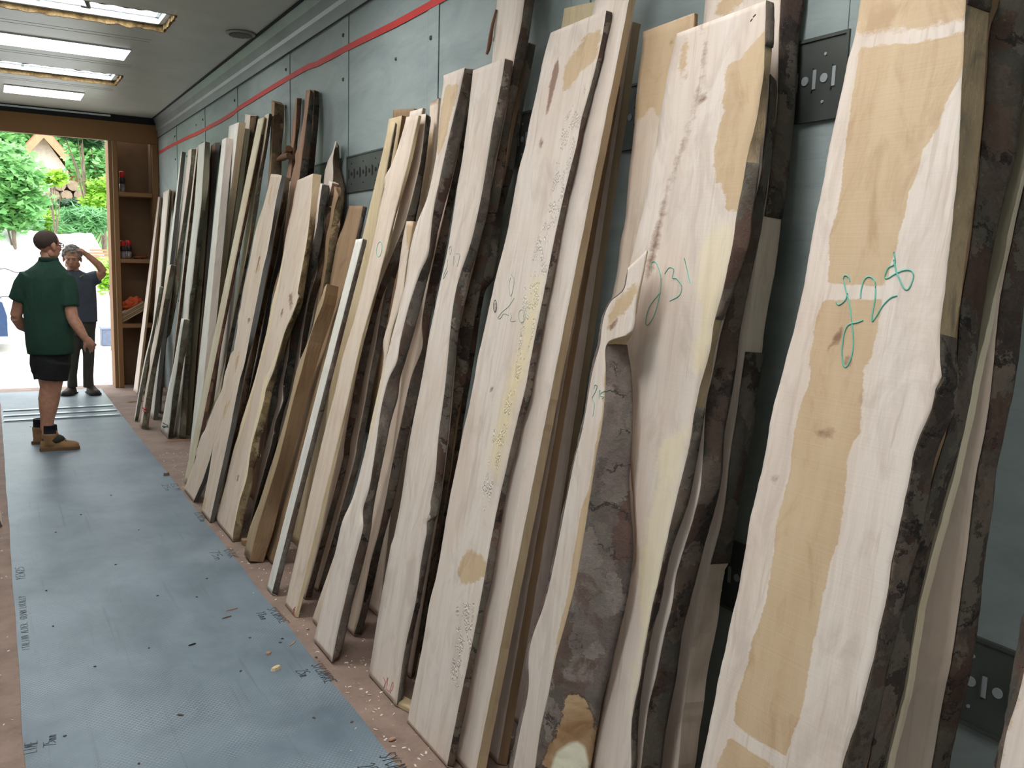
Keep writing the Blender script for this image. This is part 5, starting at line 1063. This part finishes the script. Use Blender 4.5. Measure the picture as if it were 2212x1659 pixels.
# --- the man in the green shirt
Y1 = 7.96; ZF = .0045
A1 = lambda px, py, dy=0: Vector(on_y(px, py, Y1+dy))
pc = on_floor(118, 968)
m1 = empty('person', (A1(110, 900)[0], Y1, 0), 'man in green polo shirt and black shorts seen from behind, hand on hip', 'person')
bm = bmesh.new()
tube(bm, [A1(103, 590), A1(104, 570), A1(106, 548, .02)], [.075, .062, .058], 14)
stack(bm, [(A1(104, 775), .13, .12), (A1(103, 700), .14, .125), (A1(102, 620), .15, .11), (A1(103, 592), .13, .09), (A1(104, 575), .07, .07)])
# left arm, hand on the hip
tube(bm, [A1(62, 603, .02), A1(46, 640, .03), A1(34, 684, .06)], [.056, .052, .044], 12)
tube(bm, [A1(34, 684, .06), A1(46, 703, .12), A1(66, 714, .18)], [.045, .042, .032], 12)
hand(bm, A1(66, 714, .18), (.85, .25, .05), (.2, 1, .1), .95, .35, 1)
# right arm reaching forward and down
wr = A1(184, 731, -.16)
tube(bm, [A1(140, 606, -.02), A1(148, 650, -.08), A1(157, 688, -.12)], [.056, .052, .046], 12)
tube(bm, [A1(157, 688, -.12), A1(167, 704, -.14), wr], [.047, .045, .030], 12)
hand(bm, wr, A1(203, 752, -.12)-wr, (-.3, .9, -.2), 1.0, .55, -1, .2)
# legs
LT = [(A1(114, 775, -.03), .095), (A1(112, 812, -.03), .092), (A1(110, 836, -.03), .080), (A1(106, 862, -.02), .080), (A1(104, 885, -.02), .068), (A1(103, 908, -.02), .048), (A1(103, 950, -.02), .044)]
tube(bm, [p for p, r in LT], [r for p, r in LT], 14)
LT2 = [(A1(102, 775, .10), .092), (A1(106, 815, .14), .084), (A1(107, 838, .18), .072), (A1(105, 862, .22), .072), (A1(102, 885, .24), .058), (A1(98, 905, .26), .040), (A1(96, 930, .26), .038)]
tube(bm, [p for p, r in LT2], [r for p, r in LT2], 14)
b1 = mesh_obj('body', bm, SK1, m1); fuse(b1, .0085, 4)
bm = bmesh.new()
rows = [(A1(105, 560, .01), .066, .064), (A1(104, 573), .10, .085), (A1(102, 586), .155, .11), (A1(101, 600), .182, .125), (A1(101, 630), .180, .14), (A1(102, 670), .176, .15), (A1(105, 710), .178, .158), (A1(108, 742), .178, .158), (A1(109, 764), .168, .150)]
stack(bm, rows[::-1], yaw=-.25)
tube(bm, [A1(66, 598, .01), A1(52, 618, .02), A1(38, 650, .04)], [.085, .082, .072], 16)
tube(bm, [A1(136, 600, -.02), A1(145, 630, -.06), A1(150, 664, -.09)], [.085, .084, .076], 16)
for v in bm.verts: v.co += Vector((noise.noise(v.co*7), noise.noise(v.co*7+Vector((9, 0, 0))), 0))*.010
sh = mesh_obj('polo_shirt', bm, cloth('green_polo', (30, 66, 52)), m1); fuse(sh, .010, 3)
bm = bmesh.new(); stack(bm, [(A1(105, 556, .01), .070, .068), (A1(105, 566, .005), .078, .074)][::-1], yaw=-.25); mesh_obj('collar', bm, cloth('green_collar', (24, 56, 44)), m1, smooth=True)
bm = bmesh.new()
stack(bm, [(A1(110, 755), .150, .135), (A1(109, 785), .150, .138), (A1(108, 800), .135, .13)][::-1])
tube(bm, [A1(118, 780, -.04), A1(114, 800, -.04), A1(112, 820, -.04)], [.125, .122, .118], 16)
tube(bm, [A1(98, 780, .07), A1(98, 800, .09), A1(101, 816, .08)], [.110, .106, .100], 16)
st = mesh_obj('shorts', bm, cloth('black_shorts', (22, 22, 26)), m1); fuse(st, .010, 2)
M_BOOT = plain('tan_boot_leather', srgb(150, 112, 76), .75, 0, .2, 14, .3); M_BOOTD = plain('dark_boot_panel', srgb(52, 50, 46), .8)
M_SOLE = plain('boot_sole', srgb(110, 84, 60), .8); M_SOCK = cloth('black_sock', (20, 22, 32))
def boots1(ax, heel, toe, nm):
    bm = bmesh.new(); boot(bm, heel, toe, .052, z0=.020); tube(bm, [Vector(ax[0])+Vector((0, 0, .01)), Vector(ax[1])], [.062, .058], 14)
    o = mesh_obj('boot', bm, M_BOOT, m1); fuse(o, .007, 3)
    bm = bmesh.new(); sole(bm, heel, toe, .055, ZF, .024); mesh_obj('boot_sole', bm, M_SOLE, o)
    h, t = Vector(heel), Vector(toe); d = (t-h).normalized(); s = Vector((-d.y, d.x, 0))
    bm = bmesh.new(); ball(bm, h+d*.095+Vector((0, 0, .092)), (.085, .058, .044), math.atan2(d.y, d.x)); mesh_obj('boot_panel', bm, M_BOOTD, o, smooth=True)
    bm = bmesh.new()
    for q in range(4):
        p = h+d*(.10+.028*q)+Vector((0, 0, .160-.022*q)); tube(bm, [p-s*.032-Vector((0, 0, .012)), p, p+s*.032-Vector((0, 0, .012))], .004, 6)
    p = h+d*.09+Vector((0, 0, .172)); tube(bm, [p, p+d*.03-s*.03-Vector((0, 0, .005)), p+d*.035-s*.045-Vector((0, 0, .035))], .0035, 6)
    mesh_obj('laces', bm, plain('boot_lace', srgb(140, 92, 52), .8), o)
    bm = bmesh.new(); tube(bm, [Vector(ax[0])+Vector((0, 0, -.01)), Vector(ax[0])+Vector((0, 0, .075))], [.054, .051], 14); mesh_obj('sock', bm, M_SOCK, m1, smooth=True)
h1_ = on_floor(89, 970); t1_ = on_floor(171, 968)
heel = Vector((A1(87, 960, -.03)[0], Y1-.03, 0)); toe = Vector((A1(171, 960, -.05)[0], Y1-.05, 0))
ank = heel+(toe-heel).normalized()*.075
boots1((ank+Vector((0, 0, .135)), ank+Vector((0, 0, .05))), heel, toe, 'near')
p2 = A1(92, 930, .26); heel2 = Vector((p2.x-.045, Y1+.24, 0)); toe2 = heel2+Vector((.12, .25, 0)); ank2 = heel2+(toe2-heel2).normalized()*.07
boots1((ank2+Vector((0, 0, .135)), ank2+Vector((0, 0, .05))), heel2, toe2, 'far')
HR = plain('cropped_brown_hair', srgb(74, 60, 54), .9, 0, .25, 120, .5)
c1 = A1(104, 528, .01); yaw1 = math.radians(-58)
hd, Rm = head(m1, c1-Vector((0, 0, .012)), yaw1, SK1, HR, 'cropped')
bm = bmesh.new()
for s in (-1, 1):
    tube(bm, [(s*.030+math.cos(a)*.022, .100, .006+math.sin(a)*.016) for a in [q*.6283 for q in range(11)]], .0035, 6, cap=False); tube(bm, [(s*.052, .098, .010), (s*.076, .06, .010), (s*.084, .0, .008)], .003, 6)
tube(bm, [(-.010, .102, .010), (.010, .102, .010)], .003, 6)
bmesh.ops.transform(bm, matrix=Rm, verts=bm.verts); mesh_obj('glasses', bm, plain('dark_red_glasses', srgb(96, 34, 34), .4), m1)
# --- the man in the doorway
Y2 = 10.95
A2 = lambda px, py, dy=0: Vector(on_y(px, py, Y2+dy))
m2 = empty('person', (A2(176, 840)[0], Y2, 0), 'grey-haired man in slate polo and dark trousers facing the camera, scratching his head', 'person')
bm = bmesh.new()
tube(bm, [A2(158, 600), A2(158, 588), A2(157, 570, -.02)], [.075, .064, .058], 14)
stack(bm, [(A2(174, 705), .14, .10), (A2(172, 650), .14, .10), (A2(168, 610), .16, .095), (A2(162, 594), .12, .08), (A2(159, 586), .07, .06)][::1])
wr2 = A2(186, 549, -.06)
tube(bm, [A2(196, 602), A2(214, 596, -.03), A2(224, 588, -.06)], [.058, .052, .044], 12); tube(bm, [A2(224, 588, -.06), A2(213, 572, -.07), wr2], [.045, .042, .030], 12)
hand(bm, wr2, A2(171, 541, -.05)-wr2, (-.1, -.2, -1), 1., .9, 1, .2)
tube(bm, [A2(140, 608), A2(130, 640, .02), A2(126, 668, .02), A2(130, 700, -.04), A2(134, 715, -.05)], [.056, .048, .042, .036, .028], 12)
hand(bm, A2(134, 715, -.05), (.1, -.1, -1), (.9, 0, 0), 1., .4, 1)
b2 = mesh_obj('body', bm, SK2, m2); fuse(b2, .0085, 4)
bm = bmesh.new()
stack(bm, [(A2(178, 695), .158, .125), (A2(177, 670), .156, .125), (A2(174, 640), .160, .125), (A2(170, 612), .172, .12), (A2(167, 600), .165, .11), (A2(162, 591), .12, .09), (A2(158, 584), .075, .07)])
tube(bm, [A2(190, 606), A2(202, 601, -.01), A2(213, 598, -.03)], [.085, .080, .074], 14); tube(bm, [A2(145, 605), A2(136, 628, .01), A2(131, 648, .02)], [.082, .078, .070], 14)
for v in bm.verts: v.co += Vector((noise.noise(v.co*7), noise.noise(v.co*7+Vector((9, 0, 0))), 0))*.010
sh2 = mesh_obj('polo_shirt', bm, cloth('slate_polo', (66, 72, 84)), m2); fuse(sh2, .010, 3)
bm = bmesh.new()
for s in (-1, 1): tube(bm, [A2(158, 583, .05), A2(158+s*13, 586, -.02), A2(158+s*7, 595, -.095)], [.016, .018, .010], 8)
mesh_obj('collar', bm, cloth('slate_collar', (56, 62, 74)), m2, smooth=True)
bm = bmesh.new()
for q in range(5): tube(bm, [A2(172+q*2.1, 597-q*1.2, -.125), A2(173.2+q*2.1, 599-q*1.2, -.125)], .0045, 5)
mesh_obj('chest_emblem', bm, plain('emblem_thread', srgb(176, 160, 110), .7), m2)
bm = bmesh.new()
stack(bm, [(A2(176, 724), .140, .10), (A2(177, 700), .148, .11), (A2(178, 690), .144, .11)])
tube(bm, [A2(162, 720), A2(158, 770, -.01), A2(156, 810, -.01), A2(156, 836, 0)], [.078, .060, .050, .055], 16)
tube(bm, [A2(190, 720), A2(191, 770, -.02), A2(190, 810, -.02), A2(191, 836, -.01)], [.078, .062, .052, .057], 16)
for v in bm.verts: v.co += Vector((noise.noise(v.co*9), noise.noise(v.co*9+Vector((9, 0, 0))), 0))*.008
tr = mesh_obj('trousers', bm, cloth('dark_olive_trousers', (58, 55, 48)), m2); fuse(tr, .008, 2)
for (hx, tx, hdy, tdy) in ((157, 136, .06, -.12), (191, 206, .06, -.18)):
    hp, tp = on_floor(hx, 846), on_floor(tx, 851); heel = Vector((hp[0], Y2+hdy, 0)); toe = Vector((tp[0], Y2+tdy, 0))
    bm = bmesh.new(); boot(bm, heel, toe, .055, z0=.018); o = mesh_obj('boot', bm, plain('dark_boot', srgb(58, 48, 44), .7), m2); fuse(o, .008, 3)
    bm = bmesh.new(); sole(bm, heel, toe, .058, .0125, .018); mesh_obj('boot_sole', bm, M_BLACK, o)
HG = plain('grey_hair', srgb(140, 136, 130), .9, 0, .3, 90, .5)
hd2, Rm2 = head(m2, A2(156, 559, -.03), math.radians(170), SK2, HG, 'curly', -.18, 1.1)

# ------------------------------------------------------------------ outside the doorway
ZG = -.13
def m_ground():
    t = NT('pale_gravel'); c = t.node('ShaderNodeTexCoord').outputs['Object']
    n = t.noise(c, .5, 6, .6); s = t.noise(c, 40, 3, .7)
    col = t.ramp(n, [(.35, srgb(176, 170, 158)), (.6, srgb(206, 202, 192))]); col = t.mix(t.math('MULTIPLY', s, .35), col, srgb(140, 132, 120))
    t.base(col); t.rough(.9); t.bump(s, .5, .01); return t.m
bm = bmesh.new(); bx(bm, -22, 30, YEND+.35, 40, ZG-.3, ZG); tag(mesh_obj('ground', bm, m_ground()), kind='structure')
# hillside rising behind the yard
t = NT('hillside_undergrowth'); c = t.node('ShaderNodeTexCoord').outputs['Object']
t.base(t.ramp(t.noise(c, 1.1, 8, .7), [(.3, srgb(40, 74, 38)), (.5, srgb(84, 132, 70)), (.7, srgb(140, 178, 104))])); t.rough(.9); HILLM = t.m
bm = bmesh.new(); N = 60; g = []
for i in range(N+1):
    row = []
    for j in range(31):
        x = -22+52*i/N; y = 26+40*j/30; z = ZG-.02+max(0, (y-27))*.36+(1.2*noise.noise(Vector((x*.25, y*.25, 0)))+.6*noise.noise(Vector((x*.9, y*.9, 2))))*min(1, (y-26)/4)
        row.append(bm.verts.new((x, y, z)))
    g.append(row)
for i in range(N):
    for j in range(30): bm.faces.new((g[i][j], g[i+1][j], g[i+1][j+1], g[i][j+1]))
tag(mesh_obj('hillside', bm, HILLM, smooth=True), kind='structure')
def leafm(name, a, b):
    t = NT(name); n = t.noise(t.node('ShaderNodeTexCoord').outputs['Object'], 3.5, 4, .7)
    t.base(t.ramp(n, [(.3, srgb(*a)), (.7, srgb(*b))])); t.rough(.45)
    tr_ = t.node('ShaderNodeBsdfTranslucent'); t.link(t.ramp(n, [(.3, srgb(*a)), (.7, srgb(*b))]), tr_.inputs['Color'])
    mx = t.node('ShaderNodeMixShader', Fac=.35); t.link(t.p.outputs[0], mx.inputs[1]); t.link(tr_.outputs[0], mx.inputs[2]); t.link(mx.outputs[0], t.n['Material Output'].inputs[0]); return t.m
LM = dict(broad=leafm('broad_leaf', (86, 150, 84), (150, 200, 120)), lime=leafm('lime_leaf', (120, 176, 50), (170, 210, 80)), cool=leafm('cool_leaf', (84, 146, 88), (136, 188, 126)), dark=leafm('dark_leaf', (34, 66, 40), (60, 104, 58)))
BRK = plain('trunk_bark', srgb(110, 96, 80), .9, 0, .3, 8, .5)
def foliage(bm, c, r, n, size, kind, rn):
    for q in range(n):
        while True:
            p = Vector((rn.uniform(-1, 1), rn.uniform(-1, 1), rn.uniform(-1, 1)))
            if .25 < p.length < 1: break
        p = Vector((p.x*r[0], p.y*r[1], p.z*r[2])); p *= 1+.35*noise.noise(p*1.7/max(r))
        s = size*rn.uniform(.6, 1.3); d = Vector((rn.gauss(0, 1), rn.gauss(0, 1), rn.gauss(0, .6))).normalized(); n_ = Vector((rn.gauss(0, .5), rn.gauss(-.35, .5), 1)).normalized()
        e = d.cross(n_).normalized(); d = n_.cross(e); P0 = Vector(c)+p
        if kind == 'frond': o = [(-1.6, 0), (0, .28), (1.6, 0), (0, -.28)]
        elif kind == 'maple': o = [(-.9, 0), (-.5, .45), (-.1, .35), (.1, .9), (.4, .45), (1.1, 0), (.4, -.45), (.1, -.9), (-.1, -.35), (-.5, -.45)]
        else: o = [(-1, 0), (-.3, .5), (.4, .45), (1, 0), (.4, -.45), (-.3, -.5)]
        vs = [bm.verts.new(P0+d*x*s+e*y*s-n_*abs(y)*s*.25) for x, y in o]
        bm.faces.new(vs)
def at_px(px, py, Y): return Vector(on_y(px, py, Y))
def hz_(x, y): return ZG+max(0, (y-27))*.36
def tree(label, px, py, Y, r, n, size, kind, mat, name='tree', trunk=.07, cat='tree', seed=1, blobs=5, group=None):
    rn = random.Random(seed); c = at_px(px, py, Y); gz = hz_(c.x, Y)
    root = empty(name, (c.x, Y, gz), label, cat, group)
    bm = bmesh.new(); pts = [Vector((c.x, Y, gz-.05)), Vector((c.x+.05, Y, (gz+c.z)/2)), Vector((c.x-.05, Y, c.z+r[2]*.4))]
    tube(bm, pts, [trunk, trunk*.8, trunk*.4], 8)
    for q in range(5):
        b = pts[1].lerp(pts[2], q/5); e = c+Vector((rn.uniform(-.8, .8)*r[0], rn.uniform(-.8, .8)*r[1], rn.uniform(-.3, .8)*r[2])); tube(bm, [b, b.lerp(e, .5)+Vector((0, 0, .1)), e], [trunk*.4, trunk*.25, trunk*.1], 6)
    mesh_obj('trunk', bm, BRK, root)
    bm = bmesh.new()
    for q in range(blobs):
        o = Vector((rn.uniform(-.55, .55)*r[0], rn.uniform(-.5, .5)*r[1], rn.uniform(-.55, .55)*r[2])) if q else Vector((0, 0, 0)); k = .62
        foliage(bm, c+o, (r[0]*k, r[1]*k, r[2]*k), n//blobs, size, kind, rn)
    mesh_obj('foliage', bm, mat, root)
tree('broad-leaved tree with big pale leaves at the left of the doorway', 22, 405, 19, (.62, .7, .95), 1700, .10, 'maple', LM['broad'], seed=3, trunk=.05, blobs=8)
tree('lime green sapling branch in front of the house', 112, 385, 21, (.34, .4, .24), 330, .09, 'maple', LM['lime'], seed=5, trunk=.03, blobs=3)
tree('leafy tree filling the upper right of the doorway', 215, 340, 25, (.72, .9, .8), 2000, .09, 'oval', LM['broad'], seed=6, trunk=.08, blobs=8)
tree('dark conifer branches hanging at the top of the doorway', 180, 296, 23, (.55, .6, .22), 900, .10, 'frond', LM['dark'], seed=7, trunk=.06, blobs=6)
tree('pale green bush right of the house at mid height', 218, 420, 23, (.42, .6, .40), 1000, .07, 'maple', LM['lime'], 'bush', cat='bush', seed=8, trunk=.03, blobs=5)
tree('feathery cool green conifer bush on the lower right slope', 188, 482, 22, (.75, .8, .34), 2400, 0.085, 'frond', LM['cool'], 'bush', cat='bush', seed=9, trunk=.04, blobs=7)
tree('feathery bush on the slope behind the bald man', 115, 478, 24, (.62, .7, .34), 1700, .085, 'frond', LM['lime'], 'bush', cat='bush', seed=10, trunk=.04, blobs=6)
tree('bushy undergrowth at the lower left of the doorway', 22, 485, 22, (.6, .7, .34), 1500, .08, 'oval', LM['cool'], 'bush', cat='bush', seed=11, trunk=.03, blobs=6)
tree('tall leafy tree at the top left of the doorway', 5, 300, 27, (.95, 1.0, .8), 1500, .13, 'oval', LM['broad'], seed=12, trunk=.09, blobs=7)
tree('low leafy plant by the doorway behind the grey crate', 236, 600, 17, (.26, .4, .36), 500, .055, 'oval', LM['lime'], 'shrub', cat='bush', seed=13, trunk=.02, blobs=4)
tree('pale bush on the slope below the house', 72, 452, 25, (.5, .6, .34), 1200, .08, 'maple', LM['broad'], 'bush', cat='bush', seed=14, trunk=.03, blobs=5)
tree('dark green bush beneath the stacked logs', 165, 440, 26, (.5, .5, .2), 900, .08, 'oval', LM['dark'], 'bush', cat='bush', seed=15, trunk=.03, blobs=4)
tree('green bush beyond the left end of the white-sheeted pile', -40, 470, 24, (1.6, 1, 1.4), 1500, .13, 'oval', LM['broad'], 'bush', cat='bush', seed=16, trunk=.05, blobs=5)
for q in range(11):
    rn = random.Random(50+q)
    tree('leafy tree growing far up the hillside beyond the yard', rn.uniform(-60, 320), 300+rn.uniform(-90, 90), 40+q*1.9, (2.4, 1.4, 1.9), 900, .22, 'oval', LM[['broad', 'cool', 'lime'][q % 3]], seed=60+q, trunk=.1, blobs=5, group='trees far up the hillside')
# the gabled house up the slope
YH = 31.0
hx = at_px(88, 300, YH); hl = at_px(40, 400, YH); hr = at_px(172, 400, YH); zb = hz_(0, YH)-.2
ho = empty('house', ((hl.x+hr.x)/2, YH, zb), 'pale rendered house with orange timber bargeboards up on the slope', 'house')
ap = at_px(92, 285, YH); ze = at_px(160, 375, YH)
WLL = plain('pale_render', srgb(232, 216, 204), .8); ORG = plain('orange_timber', srgb(196, 130, 96), .7); ROOF = plain('clay_tiles', srgb(170, 110, 86), .8, 0, .2, 5)
eL, eR = ap.x-(ze.x-ap.x), ze.x
bm = bmesh.new(); pr = [(eL+.15, zb), (eR-.15, zb), (eR-.15, ze.z+.05), (ap.x, ap.z-.12), (eL+.15, ze.z+.05)]
a = [bm.verts.new((x, YH, z)) for x, z in pr]; b = [bm.verts.new((x, YH+6, z)) for x, z in pr]; bm.faces.new(a[::-1]); bm.faces.new(b)
for k in range(5): bm.faces.new((a[k], a[(k+1) % 5], b[(k+1) % 5], b[k]))
mesh_obj('wall', bm, WLL, ho)
for s, ex in ((-1, eL-.25), (1, eR+.25)):
    dx, dz = ex-ap.x, (ze.z-.12)-ap.z
    bm = bmesh.new(); A_ = [(ap.x, ap.z), (ex, ap.z+dz), (ex, ap.z+dz+.16), (ap.x, ap.z+.16)]
    a = [bm.verts.new((x, YH-.45, z)) for x, z in A_]; b = [bm.verts.new((x, YH+6.3, z)) for x, z in A_]; bm.faces.new(a); bm.faces.new(b[::-1])
    for k in range(4): bm.faces.new((a[k], b[k], b[(k+1) % 4], a[(k+1) % 4]))
    mesh_obj('roof', bm, ROOF, ho)
    bm = bmesh.new(); A_ = [(ap.x, ap.z-.22), (ex, ap.z+dz-.22), (ex, ap.z+dz+.10), (ap.x, ap.z+.10)]
    a = [bm.verts.new((x, YH-.52, z)) for x, z in A_]; b = [bm.verts.new((x, YH-.455, z)) for x, z in A_]; bm.faces.new(a); bm.faces.new(b[::-1])
    for k in range(4): bm.faces.new((a[k], b[k], b[(k+1) % 4], a[(k+1) % 4]))
    mesh_obj('bargeboard', bm, ORG, ho)
wA, wB = at_px(128, 362, YH), at_px(141, 385, YH)
bm = bmesh.new(); bx(bm, wA.x, wB.x, YH-.06, YH-.005, wB.z, wA.z); w_ = mesh_obj('window', bm, M_WHITE, ho)
bm = bmesh.new(); bx(bm, wA.x+.05, wB.x-.05, YH-.07, YH-.061, wB.z+.06, wA.z-.06); mesh_obj('pane', bm, plain('dull_pane', srgb(96, 100, 116), .2), w_)
# logs on the slope
for q in range(5):
    p = at_px(112+q*27 if q < 3 else 125+(q-3)*27, 424 if q < 3 else 403, 27.5); bm = bmesh.new()
    tube(bm, [p+Vector((-.02, .6, .02)), p+Vector((.0, .1, .01)), p+Vector((.03, -.5, 0))], [.145, .15, .14], 12)
    tag(mesh_obj('log', bm, plain('log_bark', srgb(150, 130, 108), .9, 0, .3, 6, .6)), 'pale cut log heaped on the slope below the house, '+['lower row left', 'lower row middle', 'lower row right', 'upper row left', 'upper row right'][q], 'log', 'logs heaped on the slope')
# white sheeted pile across the yard
pA = at_px(-60, 560, 19.5); pB = at_px(243, 560, 19.5)
bm = bmesh.new(); n1_, n2_ = 90, 26; g = []
for i in range(n1_+1):
    row = []; f = i/n1_
    for j in range(n2_+1):
        a = math.pi*j/n2_; x = pA.x+(pB.x-pA.x)*f; top = 1.95-.0*f-.9*max(0, (f-.86)/.14)**1.3+.12*noise.noise(Vector((x*1.2, 0, 3)))
        y = 19.7-math.cos(a)*1.15*(1-.2*f); z = ZG+max(0, math.sin(a))**.55*(top-ZG)
        nn = .07*noise.noise(Vector((x*2.2, y*2.2, z*3)))+.03*noise.noise(Vector((x*7, y*7, z*7)))
        row.append(bm.verts.new((x, y-nn, z+nn*.6*(0 if j in (0, n2_) else 1))))
    g.append(row)
for i in range(n1_):
    for j in range(n2_): bm.faces.new((g[i][j], g[i+1][j], g[i+1][j+1], g[i][j+1]))
bm.faces.new(g[0]); bm.faces.new(g[-1][::-1])
wp = empty('sheeted_pile', ((pA.x+pB.x)/2, 19.7, ZG), 'long pile under white sheeting across the yard behind the two men', 'covered pile')
mesh_obj('white_sheet', bm, plain('white_sheeting', srgb(236, 236, 236), .5, 0, .06, 2), wp, smooth=True)
bm = bmesh.new(); u = at_px(218, 546, 18.5); 
for q in range(4): bx(bm, u.x-.22+.02*q, u.x+.24-.03*q, 18.35, 18.9, u.z-.14+q*.055, u.z-.10+q*.055)
mesh_obj('timber_ends', bm, WD['brown'], wp)
bm = bmesh.new()
for zz in (1.25, .75): tube(bm, [Vector((pA.x+(pB.x-pA.x)*q/30*.8, 18.52, zz-.1*q/30+.03*math.sin(q))) for q in range(31)], .012, 6)
mesh_obj('rope', bm, plain('grey_rope', srgb(110, 106, 112), .8), wp)
# grey crate on the gravel
pc = on_floor(232, 748, ZG); gb = empty('crate', (pc[0], pc[1], ZG), 'grey plastic crate on the gravel just outside, partly behind the door post', 'crate')
bm = bmesh.new(); x0, y0, zz = at_px(221, 740, pc[1]).x, pc[1], at_px(225, 712, pc[1]).z
GRB = plain('grey_plastic', srgb(96, 106, 126), .5)
bx(bm, x0, x0+.52, y0, y0+.36, ZG+.001, zz, bev=.01); mesh_obj('crate_body', bm, GRB, gb)
bm = bmesh.new(); bx(bm, x0-.015, x0+.535, y0-.015, y0+.375, zz, zz+.035, bev=.006); mesh_obj('lid', bm, plain('grey_lid', srgb(120, 130, 148), .5), gb)
# car at the far left, only its rear corner in view
Yc = 17.0; cr = at_px(11, 600, Yc).x
ca = empty('car', (cr-1.8, Yc, ZG), 'dark blue parked car, only one end showing at the far left', 'car')
CP = plain('dark_blue_paint', srgb(52, 72, 104), .25, .2); 
bm = bmesh.new(); prof = [(0, .28), (0, .62), (-.06, .85), (-.30, .98), (-.75, 1.42), (-2.3, 1.46), (-2.9, 1.02), (-3.8, .88), (-3.95, .55), (-3.9, .28)]
for hw in (1,):
    rings = []
    for yy, k in ((0, .90), (.08, 1.0), (1.5, 1.0), (1.62, .90)):
        rings.append([bm.verts.new((cr+x, Yc+yy, ZG+.28+(z-.28)*(k if z > .9 else 1))) for x, z in prof])
    for a, b in zip(rings, rings[1:]):
        for k in range(len(prof)): bm.faces.new((a[k], a[(k+1) % len(prof)], b[(k+1) % len(prof)], b[k]))
    bm.faces.new(rings[0]); bm.faces.new(rings[-1][::-1]); bmesh.ops.recalc_face_normals(bm, faces=bm.faces)
mesh_obj('body_shell', bm, CP, ca)
for wx in (-.75, -3.1):
    for yy in (-.02, 1.46):
        bm = bmesh.new(); tube(bm, [(cr+wx, Yc+yy, ZG+.31), (cr+wx, Yc+yy+.18, ZG+.31)], .31, 24); mesh_obj('wheel', bm, M_BLACK, ca)
bm = bmesh.new(); 
v = [bm.verts.new((cr+x, Yc-.004, ZG+z)) for x, z in ((-.42, .98), (-.82, 1.34), (-1.5, 1.36), (-1.5, .98))]; w2 = [bm.verts.new(q.co+Vector((0, .02, 0))) for q in v]; bm.faces.new(v); bm.faces.new(w2[::-1])
for k in range(4): bm.faces.new((v[k], w2[k], w2[(k+1) % 4], v[(k+1) % 4]))
mesh_obj('side_window', bm, plain('car_glass', srgb(70, 86, 96), .1), ca)
bm = bmesh.new(); 
for zz in (.45, .56, .67): bx(bm, cr-.02, cr+.012, Yc+.2, Yc+1.4, ZG+zz, ZG+zz+.03)
mesh_obj('bumper_strips', bm, plain('pale_chrome', srgb(200, 205, 210), .3, .5), ca)
